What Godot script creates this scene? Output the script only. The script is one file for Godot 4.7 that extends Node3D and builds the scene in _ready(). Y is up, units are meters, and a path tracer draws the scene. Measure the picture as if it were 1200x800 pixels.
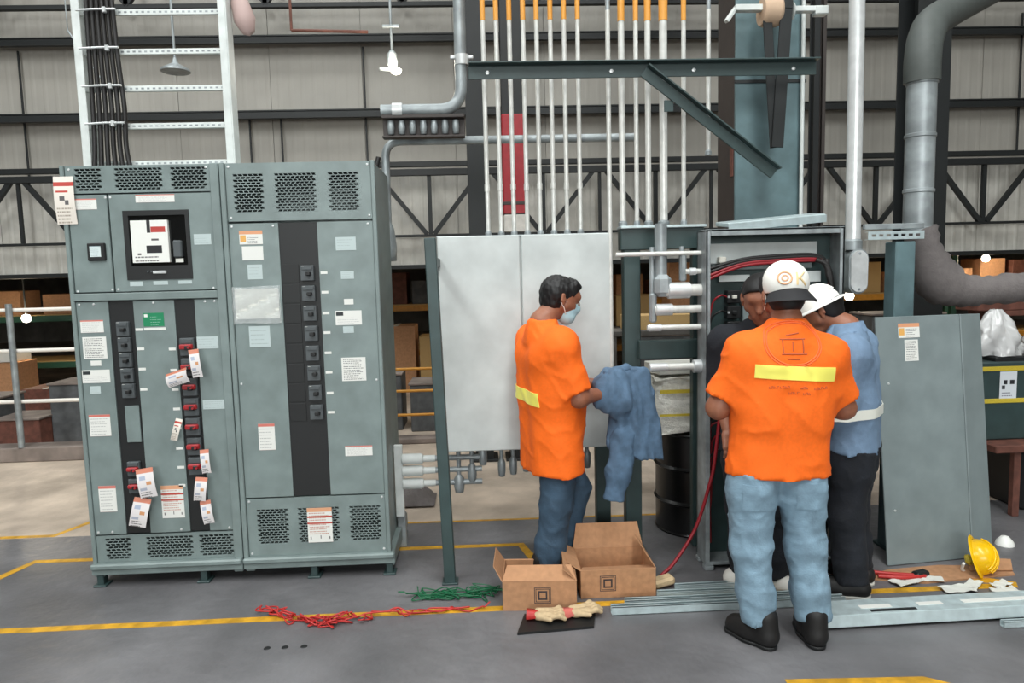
extends Node3D
# An electrical room job in an industrial hall: switchboard, enclosures, conduits and four workers.
# Metres, y up, the camera stands near the origin and looks along -z.

var M := {}
var taken := {}
var rng := RandomNumberGenerator.new()

func _ready() -> void:
	rng.seed = 71
	# --- camera
	var cam := Camera3D.new()
	cam.name = "camera"
	cam.position = Vector3(0, 1.66, 0)
	cam.rotation_order = EULER_ORDER_YXZ
	cam.rotation_degrees = Vector3(-5.6, -2.3, -1.45)
	cam.fov = 52.0
	cam.near = 0.05
	cam.far = 80.0
	add_child(cam)
	cam.current = true
	# --- environment and exposure
	var env := Environment.new()
	env.background_mode = Environment.BG_COLOR
	env.background_color = Color(0.55, 0.6, 0.65)
	env.background_energy_multiplier = 0.5
	env.tonemap_mode = Environment.TONE_MAPPER_LINEAR
	env.tonemap_exposure = 1.2
	env.sdfgi_enabled = true
	env.ssao_enabled = true
	env.ssil_enabled = true
	var we := WorldEnvironment.new()
	we.name = "environment"
	we.environment = env
	add_child(we)
	# --- daylight through the roof lights of the hall
	make_materials()
	for s in ROOF_LIGHTS:
		roof_light(s[0], s[1], s[2], s[3], s[4], s[5])
	front_glazing()
	# --- structure, then objects, then small things
	build_hall()
	build_wall_steel()
	build_bay()
	build_switchboard()
	build_grey_box()
	build_ladder_tray()
	build_overhead()
	build_frame()
	build_enclosure()
	build_right_side()
	build_floor_things()
	build_people()

# x, z, width (x), length (z), energy
const ROOF_LIGHTS := [
	[-4.5, 2.0, 1.6, 10.0, 60.0, "long translucent roof light over the switchboard side of the hall"],
	[1.5, 2.0, 1.6, 10.0, 60.0, "long translucent roof light over the middle of the hall"],
	[7.5, 2.0, 1.6, 10.0, 12.0, "long translucent roof light over the duct side of the hall"],
	[-1.5, -5.9, 11.0, 1.2, 24.0, "wide roof light above the walkway close to the clad wall"],
]
const ROOF_Y := 8.6

func roof_light(x: float, z: float, w: float, l: float, energy: float, label: String) -> void:
	var t := thing("roof_light", "", "roof light", Vector3(x, ROOF_Y, z))
	t.set_meta("label", label)
	var b := Bld.new()
	b.box(Vector3(0, 0.02, 0), Vector3(w, 0.04, l), 0.01)
	part(t, "diffuser", b.mesh(), M.skylight)
	var f := Bld.new()
	for s in [-1, 1]:
		f.box(Vector3(s * (w / 2 + 0.05), 0.02, 0), Vector3(0.1, 0.12, l + 0.2), 0.01)
		f.box(Vector3(0, 0.02, s * (l / 2 + 0.05)), Vector3(w, 0.12, 0.1), 0.01)
	part(t, "frame", f.mesh(), M.black_steel)
	var a := AreaLight3D.new()
	a.name = "daylight"
	a.area_size = Vector2(w, l)
	a.light_color = Color(0.985, 1.0, 0.995)
	a.light_energy = energy
	a.area_range = 40.0
	a.area_attenuation = 2.0
	a.shadow_enabled = true
	a.rotation_degrees = Vector3(-90, 0, 0)
	a.position = Vector3(0, -0.06, 0)
	t.add_child(a)

# tall band of translucent glazing in the hall wall behind the viewer: the frontal daylight
const GLAZING := [-6.5, 4.5, 2.2, 6.2]   # x0, x1, y0, y1

func front_glazing() -> void:
	var w: float = GLAZING[1] - GLAZING[0]
	var h: float = GLAZING[3] - GLAZING[2]
	var t := Node3D.new()
	t.name = "window_1"
	t.set_meta("kind", "structure")
	t.position = Vector3(GLAZING[0] + w / 2, GLAZING[2] + h / 2, 14.1)
	add_child(t)
	for i in 5:
		for j in 2:
			part(t, "pane", bm(Vector3((i - 2) * w / 5, (j - 0.5) * h / 2, 0), Vector3(w / 5 - 0.08, h / 2 - 0.08, 0.02), 0.0), M.skylight)
	for i in 6:
		part(t, "mullion", bm(Vector3((i - 2.5) * w / 5, 0, 0), Vector3(0.08, h, 0.12), 0.004), M.black_steel)
	for j in 3:
		part(t, "transom", bm(Vector3(0, (j - 1) * h / 2, 0), Vector3(w, 0.08, 0.1), 0.004), M.black_steel)
	var a := AreaLight3D.new()
	a.name = "daylight"
	a.area_size = Vector2(w, h)
	a.light_color = Color(0.985, 1.0, 0.995)
	a.light_energy = FRONT_ENERGY
	a.area_range = 60.0
	a.area_attenuation = 2.0
	a.shadow_enabled = true
	a.position = Vector3(0, 0, -0.2)
	t.add_child(a)

const FRONT_ENERGY := 75.0

# ------------------------------------------------------------------ helpers
func numbered(n: String) -> String:
	var k: int = taken.get(n, 0)
	taken[n] = k + 1
	return n if k == 0 else "%s_%03d" % [n, k]

func meta(o: Node, label: String, category: String, group := "") -> void:
	o.set_meta("label", label)
	o.set_meta("category", category)
	if group:
		o.set_meta("group", group)

func thing(called: String, label: String, category: String, at := Vector3.ZERO, turn := Vector3.ZERO, group := "") -> Node3D:
	var o := Node3D.new()
	o.name = numbered(called)
	o.position = at
	o.rotation = turn
	meta(o, label, category, group)
	add_child(o)
	return o

func part(parent: Node, called: String, m: Mesh, mt: Material, at := Vector3.ZERO, turn := Vector3.ZERO) -> MeshInstance3D:
	var o := MeshInstance3D.new()
	o.name = called
	o.mesh = m
	o.material_override = mt
	o.position = at
	o.rotation = turn
	o.cast_shadow = GeometryInstance3D.SHADOW_CASTING_SETTING_ON
	parent.add_child(o, true)
	return o

func solo(called: String, label: String, category: String, m: Mesh, mt: Material, at := Vector3.ZERO, turn := Vector3.ZERO, group := "") -> MeshInstance3D:
	var o := part(self, numbered(called), m, mt, at, turn)
	meta(o, label, category, group)
	return o

func struct(called: String, m: Mesh, mt: Material, at := Vector3.ZERO) -> MeshInstance3D:
	var o := part(self, numbered(called), m, mt, at)
	o.set_meta("kind", "structure")
	return o

class Bld:
	var v := PackedVector3Array()
	var n := PackedVector3Array()
	var t := PackedVector2Array()
	func tri(a: Vector3, b: Vector3, c: Vector3, na: Vector3, nb: Vector3, nc: Vector3, ua := Vector2.ZERO, ub := Vector2.ZERO, uc := Vector2.ZERO) -> void:
		if (b - a).cross(c - a).dot(na + nb + nc) > 0.0:
			v.append_array([a, c, b]); n.append_array([na, nc, nb]); t.append_array([ua, uc, ub])
		else:
			v.append_array([a, b, c]); n.append_array([na, nb, nc]); t.append_array([ua, ub, uc])
	func quad(a: Vector3, b: Vector3, c: Vector3, d: Vector3, nn: Vector3) -> void:
		tri(a, b, c, nn, nn, nn, Vector2(0, 1), Vector2(1, 1), Vector2(1, 0))
		tri(a, c, d, nn, nn, nn, Vector2(0, 1), Vector2(1, 0), Vector2(0, 0))
	func box(c: Vector3, s: Vector3, bev := 0.0, q := Basis()) -> void:
		var h := s * 0.5
		var e := minf(bev, minf(h.x, minf(h.y, h.z)) * 0.9)
		var ax := [0, 1, 2]
		for i in 3:
			var j := (i + 1) % 3
			var k := (i + 2) % 3
			for sg in [-1.0, 1.0]:
				var nn := Vector3.ZERO
				nn[i] = sg
				var pts := []
				for w in [[-1, -1], [1, -1], [1, 1], [-1, 1]]:
					var p := Vector3.ZERO
					p[i] = sg * h[i]; p[j] = w[0] * (h[j] - e); p[k] = w[1] * (h[k] - e)
					pts.append(c + q * p)
				quad(pts[0], pts[1], pts[2], pts[3], q * nn)
		if e <= 0.0:
			return
		for i in 3:
			var j := (i + 1) % 3
			var k := (i + 2) % 3
			for sj in [-1.0, 1.0]:
				for sk in [-1.0, 1.0]:
					var nn := Vector3.ZERO
					nn[j] = sj; nn[k] = sk
					var pts := []
					for w in [[-1, 0], [1, 0], [1, 1], [-1, 1]]:
						var p := Vector3.ZERO
						p[i] = w[0] * (h[i] - e)
						p[j] = sj * (h[j] - (e if w[1] else 0.0)); p[k] = sk * (h[k] - (0.0 if w[1] else e))
						pts.append(c + q * p)
					quad(pts[0], pts[1], pts[2], pts[3], (q * nn).normalized())
		for sx in [-1.0, 1.0]:
			for sy in [-1.0, 1.0]:
				for sz in [-1.0, 1.0]:
					var sv := Vector3(sx, sy, sz)
					var nn := (q * sv).normalized()
					tri(c + q * (sv * Vector3(h.x, h.y - e, h.z - e)), c + q * (sv * Vector3(h.x - e, h.y, h.z - e)), c + q * (sv * Vector3(h.x - e, h.y - e, h.z)), nn, nn, nn)
	# a beam of section w x h from a to b; h is measured along up
	func bar(a: Vector3, b: Vector3, w: float, h: float, bev := 0.0, up := Vector3.UP) -> void:
		var d := (b - a).normalized()
		var u := up
		if absf(d.dot(u)) > 0.98:
			u = Vector3.BACK
		var s := d.cross(u).normalized()
		u = s.cross(d).normalized()
		box((a + b) * 0.5, Vector3(w, h, a.distance_to(b)), bev, Basis(s, u, -d))
	# an L section: legs w (along side) and h (along up)
	func angle(a: Vector3, b: Vector3, w: float, h: float, th: float, up := Vector3.UP) -> void:
		var d := (b - a).normalized()
		var s := d.cross(up).normalized()
		var u := s.cross(d).normalized()
		var q := Basis(s, u, -d)
		var l := a.distance_to(b)
		var m := (a + b) * 0.5
		box(m + u * (h * 0.5 - th * 0.5) * 0.0 + s * 0.0, Vector3(th, h, l), 0.001, q)
		box(m + u * (h * 0.5 - th * 0.5) + s * (w * 0.5), Vector3(w, th, l), 0.001, q)
	func tube(pts: Array, r: float, seg := 10, radii: Array = [], squash := 1.0) -> void:
		var np := pts.size()
		if np < 2:
			return
		var d0: Vector3 = (pts[1] - pts[0]).normalized()
		var u := Vector3.UP if absf(d0.y) < 0.9 else Vector3.RIGHT
		u = (u - d0 * u.dot(d0)).normalized()
		var rings := []
		var nrm := []
		for i in np:
			var d: Vector3
			if i == 0:
				d = d0
			elif i == np - 1:
				d = (pts[i] - pts[i - 1]).normalized()
			else:
				d = ((pts[i + 1] - pts[i]).normalized() + (pts[i] - pts[i - 1]).normalized()).normalized()
			u = (u - d * u.dot(d)).normalized()
			var w := d.cross(u)
			var rr: float = radii[i] if radii.size() else r
			var ring := []
			var nr := []
			for k in seg:
				var a := TAU * k / seg
				var o := u * cos(a) * squash + w * sin(a)
				ring.append(pts[i] + o * rr)
				nr.append(o.normalized())
			rings.append(ring); nrm.append(nr)
		for i in np - 1:
			for k in seg:
				var l := (k + 1) % seg
				tri(rings[i][k], rings[i][l], rings[i + 1][l], nrm[i][k], nrm[i][l], nrm[i + 1][l])
				tri(rings[i][k], rings[i + 1][l], rings[i + 1][k], nrm[i][k], nrm[i + 1][l], nrm[i + 1][k])
		for e in [0, np - 1]:
			var d: Vector3 = (pts[0] - pts[1]).normalized() if e == 0 else (pts[e] - pts[e - 1]).normalized()
			for k in seg:
				tri(pts[e], rings[e][k], rings[e][(k + 1) % seg], d, d, d)
	func rod(a: Vector3, b: Vector3, r: float, seg := 12) -> void:
		tube([a, b], r, seg)
	# profile of (radius, height) turned about the y axis of xf; flat across profile corners
	func lathe(prof: Array, seg: int, xf := Transform3D(), smooth := false) -> void:
		for i in prof.size() - 1:
			var p: Vector2 = prof[i]
			var r: Vector2 = prof[i + 1]
			var e := r - p
			if e.length() < 1e-6:
				continue
			var ns := []
			for w in [i, i + 1]:
				var nn := Vector2(e.y, -e.x).normalized()
				if smooth:
					var lo: Vector2 = prof[maxi(w - 1, 0)]
					var hi: Vector2 = prof[mini(w + 1, prof.size() - 1)]
					nn = Vector2((hi - lo).y, -(hi - lo).x).normalized()
				ns.append(nn)
			for k in seg:
				var a := TAU * k / seg
				var b := TAU * (k + 1) / seg
				var ca := Vector3(cos(a), 0, sin(a))
				var cb := Vector3(cos(b), 0, sin(b))
				var f := func(c: Vector3, q: Vector2) -> Vector3: return xf * (c * q.x + Vector3.UP * q.y)
				var g := func(c: Vector3, q: Vector2) -> Vector3: return (xf.basis * (c * q.x + Vector3.UP * q.y)).normalized()
				var A: Vector3 = f.call(ca, p); var B: Vector3 = f.call(cb, p); var C: Vector3 = f.call(cb, r); var D: Vector3 = f.call(ca, r)
				if p.x > 1e-6:
					tri(A, B, C, g.call(ca, ns[0]), g.call(cb, ns[0]), g.call(cb, ns[1]))
				if r.x > 1e-6:
					tri(A, C, D, g.call(ca, ns[0]), g.call(cb, ns[1]), g.call(ca, ns[1]))
	# flat outline in the xy plane of xf, thickness d along its z (from -d/2 to d/2)
	func prism(poly: PackedVector2Array, d: float, xf := Transform3D()) -> void:
		var idx := Geometry2D.triangulate_polygon(poly)
		for s in [-0.5, 0.5]:
			var nn: Vector3 = xf.basis * Vector3(0, 0, signf(s))
			for i in range(0, idx.size(), 3):
				var p := []
				for k in 3:
					p.append(xf * Vector3(poly[idx[i + k]].x, poly[idx[i + k]].y, s * d))
				tri(p[0], p[1], p[2], nn, nn, nn)
		var cw := Geometry2D.is_polygon_clockwise(poly)
		for i in poly.size():
			var a := poly[i]
			var b := poly[(i + 1) % poly.size()]
			var e := (b - a).normalized()
			var o := Vector3(e.y, -e.x, 0) * (-1.0 if cw else 1.0)
			quad(xf * Vector3(a.x, a.y, -0.5 * d), xf * Vector3(b.x, b.y, -0.5 * d), xf * Vector3(b.x, b.y, 0.5 * d), xf * Vector3(a.x, a.y, 0.5 * d), xf.basis * o)
	# a plate in the xy plane with rectangular holes, front at z, thickness d behind
	func plate(x0: float, x1: float, y0: float, y1: float, z: float, d: float, holes: Array) -> void:
		var ys := [y0, y1]
		for h in holes:
			ys.append(h[2]); ys.append(h[3])
		ys.sort()
		for i in ys.size() - 1:
			if ys[i + 1] - ys[i] < 1e-4:
				continue
			var ym: float = (ys[i] + ys[i + 1]) * 0.5
			var cuts := []
			for h in holes:
				if ym > h[2] and ym < h[3]:
					cuts.append([h[0], h[1]])
			cuts.sort()
			var x := x0
			cuts.append([x1, x1])
			for c in cuts:
				if c[0] - x > 1e-4:
					box(Vector3((x + c[0]) * 0.5, ym, z - d * 0.5), Vector3(c[0] - x, ys[i + 1] - ys[i], d))
				x = c[1]
	# a sheet from a grid of points (rows of equal length), with thickness
	func sheet(g: Array, th: float) -> void:
		var r := g.size()
		var c: int = g[0].size()
		var nr := []
		for i in r:
			var row := []
			for j in c:
				var du: Vector3 = g[i][mini(j + 1, c - 1)] - g[i][maxi(j - 1, 0)]
				var dv: Vector3 = g[mini(i + 1, r - 1)][j] - g[maxi(i - 1, 0)][j]
				var q := du.cross(dv)
				row.append(q.normalized() if q.length() > 1e-12 else Vector3.UP)
			nr.append(row)
		for s in [-0.5, 0.5]:
			for i in r - 1:
				for j in c - 1:
					var p := func(a: int, b: int) -> Vector3: return g[a][b] + nr[a][b] * s * th
					var q := func(a: int, b: int) -> Vector3: return nr[a][b] * signf(s)
					var uv := func(a: int, b: int) -> Vector2: return Vector2(float(b) / (c - 1), float(a) / (r - 1))
					tri(p.call(i, j), p.call(i, j + 1), p.call(i + 1, j + 1), q.call(i, j), q.call(i, j + 1), q.call(i + 1, j + 1), uv.call(i, j), uv.call(i, j + 1), uv.call(i + 1, j + 1))
					tri(p.call(i, j), p.call(i + 1, j + 1), p.call(i + 1, j), q.call(i, j), q.call(i + 1, j + 1), q.call(i + 1, j), uv.call(i, j), uv.call(i + 1, j + 1), uv.call(i + 1, j))
		var rim := []
		for j in c: rim.append([0, j])
		for i in range(1, r): rim.append([i, c - 1])
		for j in range(c - 2, -1, -1): rim.append([r - 1, j])
		for i in range(r - 2, 0, -1): rim.append([i, 0])
		var mid: Vector3 = g[r / 2][c / 2]
		for k in rim.size():
			var a: Array = rim[k]
			var b: Array = rim[(k + 1) % rim.size()]
			var pa: Vector3 = g[a[0]][a[1]]; var pb: Vector3 = g[b[0]][b[1]]
			var na: Vector3 = nr[a[0]][a[1]] * th * 0.5; var nb: Vector3 = nr[b[0]][b[1]] * th * 0.5
			var out := (pb - pa).cross(na).normalized()
			if out.dot(pa - mid) < 0.0:
				out = -out
			quad(pa - na, pb - nb, pb + nb, pa + na, out)
	func mesh() -> ArrayMesh:
		var ar := []
		ar.resize(Mesh.ARRAY_MAX)
		ar[Mesh.ARRAY_VERTEX] = v
		ar[Mesh.ARRAY_NORMAL] = n
		ar[Mesh.ARRAY_TEX_UV] = t
		var m := ArrayMesh.new()
		m.add_surface_from_arrays(Mesh.PRIMITIVE_TRIANGLES, ar)
		return m

func bm(c: Vector3, s: Vector3, bev := 0.004) -> ArrayMesh:
	var b := Bld.new()
	b.box(c, s, bev)
	return b.mesh()

func curve(pts: Array, steps := 6) -> Array:
	# Catmull-Rom through the points
	var out := []
	for i in pts.size() - 1:
		var p0: Vector3 = pts[maxi(i - 1, 0)]; var p1: Vector3 = pts[i]; var p2: Vector3 = pts[i + 1]; var p3: Vector3 = pts[mini(i + 2, pts.size() - 1)]
		for k in steps:
			out.append(p1.cubic_interpolate(p2, p0, p3, float(k) / steps))
	out.append(pts[-1])
	return out

func elbow(a: Vector3, corner: Vector3, b: Vector3, r: float, steps := 8) -> Array:
	# straight from a, a rounded corner of radius r, straight to b
	var out := [a]
	var d0 := (a - corner).normalized() * r
	var d1 := (b - corner).normalized() * r
	for k in steps + 1:
		var t := float(k) / steps
		out.append((corner + d0).lerp(corner, t).lerp(corner.lerp(corner + d1, t), t))
	out.append(b)
	return out

# ------------------------------------------------------------------ materials
var noise_tex := {}

func noise_map(key: String, freq: float, lo: float, hi: float, octaves := 4, seed_ := 1, normal := false) -> Texture2D:
	if noise_tex.has(key):
		return noise_tex[key]
	var f := FastNoiseLite.new()
	f.noise_type = FastNoiseLite.TYPE_SIMPLEX_SMOOTH
	f.frequency = freq
	f.fractal_octaves = octaves
	f.seed = seed_
	var t := NoiseTexture2D.new()
	t.width = 512
	t.height = 512
	t.seamless = true
	t.noise = f
	if normal:
		t.as_normal_map = true
		t.bump_strength = 6.0
	else:
		var g := Gradient.new()
		g.set_color(0, Color(lo, lo, lo))
		g.set_color(1, Color(hi, hi, hi))
		t.color_ramp = g
	noise_tex[key] = t
	return t

func mat(c: Color, rough := 0.6, metal := 0.0, tex: Texture2D = null, scale := 1.0) -> StandardMaterial3D:
	var m := StandardMaterial3D.new()
	m.albedo_color = c
	m.roughness = rough
	m.metallic = metal
	if tex:
		m.albedo_texture = tex
		m.uv1_triplanar = true
		m.uv1_world_triplanar = true
		m.uv1_scale = Vector3.ONE * scale
	return m

func bumped(m: StandardMaterial3D, tex: Texture2D, amount: float) -> StandardMaterial3D:
	m.normal_enabled = true
	m.normal_texture = tex
	m.normal_scale = amount
	return m

func make_materials() -> void:
	var soft := noise_map("soft", 0.012, 0.86, 1.0, 5, 3)
	var patch := noise_map("patch", 0.006, 0.72, 1.0, 6, 5)
	var grain := noise_map("grain", 0.09, 0.82, 1.0, 3, 9)
	var bump := noise_map("bump", 0.05, 0, 1, 4, 4, true)
	M.teal = mat(Color(0.505, 0.56, 0.555), 0.42, 0.0, soft, 0.8)
	M.teal_dark = mat(Color(0.21, 0.285, 0.285), 0.45, 0.0, soft, 1.0)
	M.teal_column = mat(Color(0.41, 0.51, 0.53), 0.45, 0.0, patch, 0.9)
	M.grey_box = mat(Color(0.80, 0.825, 0.82), 0.4, 0.0, soft, 0.5)
	M.panel_grey = mat(Color(0.52, 0.565, 0.57), 0.45, 0.0, soft, 0.7)
	M.black_steel = mat(Color(0.085, 0.1, 0.105), 0.55, 0.0, soft, 1.0)
	M.brown_steel = mat(Color(0.25, 0.22, 0.21), 0.6, 0.0, soft, 1.0)
	M.galv = mat(Color(0.88, 0.89, 0.89), 0.3, 0.3, soft, 1.5)
	M.galv_dull = mat(Color(0.66, 0.69, 0.70), 0.42, 0.3, patch, 2.0)
	M.conduit = mat(Color(0.88, 0.88, 0.86), 0.3, 0.12, soft, 2.0)
	M.strut = mat(Color(0.78, 0.84, 0.85), 0.33, 0.25, soft, 2.0)
	M.white_metal = mat(Color(0.88, 0.90, 0.89), 0.45, 0.0, soft, 1.0)
	M.orange_paint = mat(Color(0.86, 0.60, 0.25), 0.5)
	M.red_paint = mat(Color(0.66, 0.13, 0.17), 0.5, 0.0, soft, 2.0)
	M.white_paint = mat(Color(0.85, 0.83, 0.80), 0.5, 0.0, soft, 2.0)
	M.black = mat(Color(0.07, 0.075, 0.08), 0.5)
	M.black_plastic = mat(Color(0.085, 0.09, 0.095), 0.5)
	M.breaker = mat(Color(0.30, 0.32, 0.33), 0.5)
	M.breaker_red = mat(Color(0.62, 0.12, 0.14), 0.45)
	M.paper = mat(Color(0.86, 0.86, 0.83), 0.7)
	M.floor = bumped(mat(Color(0.46, 0.455, 0.465), 0.42, 0.0, patch, 0.35), bump, 0.12)
	M.concrete = bumped(mat(Color(0.84, 0.77, 0.70), 0.6, 0.0, patch, 0.5), bump, 0.15)
	M.line_yellow = mat(Color(0.88, 0.66, 0.16), 0.5, 0.0, patch, 3.0)
	M.cladding = mat(Color(0.63, 0.615, 0.585), 0.6, 0.0, noise_map("faint", 0.01, 0.93, 1.0, 4, 21), 0.3)
	M.cladding_low = mat(Color(0.78, 0.77, 0.74), 0.55, 0.0, soft, 0.6)
	M.kerb = mat(Color(0.56, 0.51, 0.48), 0.8, 0.0, patch, 1.0)
	M.roof = mat(Color(0.55, 0.56, 0.55), 0.7)
	M.hall_wall = mat(Color(0.62, 0.60, 0.56), 0.7, 0.0, soft, 0.4)
	M.bay_wall = mat(Color(0.50, 0.48, 0.45), 0.8, 0.0, patch, 0.5)
	M.crate_paint = mat(Color(0.36, 0.37, 0.38), 0.6, 0.0, patch, 2.0)
	M.bench_steel = mat(Color(0.40, 0.38, 0.36), 0.6, 0.0, patch, 2.0)
	M.rack_yellow = mat(Color(0.80, 0.55, 0.16), 0.5, 0.0, soft, 2.0)
	M.rack_green = mat(Color(0.14, 0.30, 0.24), 0.5)
	M.cardboard = mat(Color(0.74, 0.55, 0.40), 0.8, 0.0, soft, 3.0)
	M.wood = mat(Color(0.80, 0.66, 0.44), 0.75, 0.0, grain, 3.0)
	M.duct_cloth = bumped(mat(Color(0.45, 0.425, 0.42), 0.85, 0.0, soft, 3.0), bump, 0.5)
	M.cable = mat(Color(0.095, 0.085, 0.085), 0.5)
	M.wire_red = mat(Color(0.70, 0.16, 0.15), 0.45)
	M.cable_red = mat(Color(0.56, 0.10, 0.14), 0.45)
	M.wire_green = mat(Color(0.02, 0.36, 0.22), 0.45)
	M.wire_white = mat(Color(0.85, 0.84, 0.80), 0.5)
	M.duct_shaded = mat(Color(0.32, 0.34, 0.33), 0.6, 0.0, soft, 2.0)  # galvanised duct elbow with its shade put into the colour
	M.drum = mat(Color(0.055, 0.055, 0.06), 0.3, 0.0)
	M.rust = mat(Color(0.47, 0.29, 0.24), 0.75, 0.0, patch, 3.0)
	M.shiny_wrap = bumped(mat(Color(0.95, 0.94, 0.90), 0.2, 0.0, soft, 3.0), bump, 1.2)
	M.tape_yellow = mat(Color(0.88, 0.78, 0.25), 0.5, 0.0, grain, 3.0)
	M.rope = mat(Color(0.76, 0.65, 0.55), 0.8)
	M.orange_cloth = bumped(mat(Color(1.0, 0.43, 0.05), 0.8, 0.0, noise_map("cloth", 0.03, 0.94, 1.0, 3, 12), 3.0), bump, 0.12)
	M.denim_light = bumped(mat(Color(0.56, 0.68, 0.76), 0.85, 0.0, patch, 3.5), bump, 0.35)
	M.denim = bumped(mat(Color(0.24, 0.335, 0.42), 0.85, 0.0, patch, 3.0), bump, 0.35)
	M.denim_dark = bumped(mat(Color(0.10, 0.115, 0.15), 0.85, 0.0, patch, 3.0), bump, 0.3)
	M.chambray = bumped(mat(Color(0.47, 0.57, 0.68), 0.85, 0.0, soft, 3.0), bump, 0.3)
	M.jacket = bumped(mat(Color(0.36, 0.47, 0.58), 0.85, 0.0, patch, 4.0), bump, 0.3)
	M.skin = mat(Color(0.62, 0.40, 0.30), 0.5, 0.0, soft, 6.0)
	M.hair = bumped(mat(Color(0.055, 0.045, 0.05), 0.55), noise_map("hair", 0.12, 0, 1, 2, 6, true), 0.8)
	M.mask = mat(Color(0.70, 0.85, 0.89), 0.8)
	M.strap = mat(Color(0.9, 0.88, 0.85), 0.7)
	M.cap_white = mat(Color(0.93, 0.925, 0.90), 0.7)
	M.cap_black = mat(Color(0.10, 0.10, 0.115), 0.75)
	M.print_orange = mat(Color(0.92, 0.70, 0.55), 0.7)
	M.print_yellow = mat(Color(0.93, 0.82, 0.62), 0.7)
	M.print_pink = mat(Color(0.93, 0.42, 0.22), 0.8)
	M.print_dark = mat(Color(0.74, 0.36, 0.22), 0.8)
	M.reflective = mat(Color(1.0, 0.96, 0.45), 0.35)
	M.reflective_white = mat(Color(0.90, 0.90, 0.86), 0.35)
	M.boot = mat(Color(0.075, 0.07, 0.07), 0.6)
	M.shoe_white = mat(Color(0.80, 0.79, 0.76), 0.6)
	M.leather = mat(Color(0.80, 0.70, 0.55), 0.8, 0.0, soft, 6.0)
	M.pink_cuff = mat(Color(0.78, 0.40, 0.36), 0.8)
	M.helmet = mat(Color(0.93, 0.73, 0.05), 0.25)
	M.pink_bag = mat(Color(0.72, 0.62, 0.60), 0.6)
	M.white_plastic = mat(Color(0.88, 0.88, 0.86), 0.4)
	M.glass_dark = mat(Color(0.03, 0.035, 0.04), 0.12)
	M.printed_ink = mat(Color(0.22, 0.19, 0.20), 0.7)
	M.skylight = mat(Color(0.9, 0.92, 0.93), 0.5)
	M.skylight.emission_enabled = true
	M.skylight.emission = Color(0.985, 1, 0.995)
	M.skylight.emission_energy_multiplier = 1.5
	M.lamp_glow = mat(Color(1, 1, 1), 0.5)
	M.lamp_glow.emission_enabled = true
	M.lamp_glow.emission = Color(1.0, 0.97, 0.90)
	M.lamp_glow.emission_energy_multiplier = 6.0
	M.clear_wrap = StandardMaterial3D.new()
	M.clear_wrap.albedo_color = Color(0.9, 0.92, 0.92, 0.22)
	M.clear_wrap.transparency = BaseMaterial3D.TRANSPARENCY_ALPHA
	M.clear_wrap.roughness = 0.12
	M.bag_film = M.clear_wrap.duplicate()
	M.bag_film.albedo_color = Color(0.95, 0.95, 0.95, 0.5)
	M.clear_wrap.normal_enabled = true
	M.clear_wrap.normal_texture = bump
	M.clear_wrap.normal_scale = 1.0
	M.clear_wrap.uv1_triplanar = true
	M.clear_wrap.uv1_scale = Vector3.ONE * 3.0

# a printed sheet: bg colour, then rects [x, y, w, h, colour] in 0..1, then rows of small print [x0, x1, y, colour]
func print_mat(w: int, h: int, bg: Color, rects: Array, rows: Array = []) -> StandardMaterial3D:
	var im := Image.create_empty(w, h, false, Image.FORMAT_RGB8)
	im.fill(bg)
	for r in rects:
		im.fill_rect(Rect2i(int(r[0] * w), int(r[1] * h), maxi(1, int(r[2] * w)), maxi(1, int(r[3] * h))), r[4])
	for r in rows:
		var x := int(r[0] * w)
		while x < int(r[1] * w):
			var l := rng.randi_range(2, 6)
			im.fill_rect(Rect2i(x, int(r[2] * h), mini(l, int(r[1] * w) - x), maxi(1, h / 32)), r[3])
			x += l + rng.randi_range(1, 2)
	var m := StandardMaterial3D.new()
	m.albedo_texture = ImageTexture.create_from_image(im)
	m.roughness = 0.55
	return m

func small_print(y0: float, y1: float, n: int, c: Color, x0 := 0.08, x1 := 0.92) -> Array:
	var rows := []
	for i in n:
		rows.append([x0, x1 - rng.randf() * 0.25, lerpf(y0, y1, float(i) / maxi(1, n - 1)), c])
	return rows

# thin printed plate facing +z with its print the right way up
func decal_plate(w: float, h: float, th := 0.0015) -> ArrayMesh:
	var b := Bld.new()
	b.box(Vector3(0, 0, -th * 0.5), Vector3(w, h, th), 0.0)
	for i in b.t.size():
		b.t[i] = Vector2(b.v[i].x / w + 0.5, 0.5 - b.v[i].y / h)
	return b.mesh()

func sticker(parent: Node, x0: float, y1: float, x1: float, y0: float, z: float, mt: Material, called := "sticker", tilt := 0.0) -> MeshInstance3D:
	return part(parent, called, decal_plate(absf(x1 - x0), absf(y1 - y0)), mt, Vector3((x0 + x1) * 0.5, (y0 + y1) * 0.5, z + 0.0015), Vector3(0, 0, tilt))

# ------------------------------------------------------------------ the hall
const WALL_Z := -8.5
const HEAD_Y := 1.78   # underside of the clad wall, open below

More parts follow.
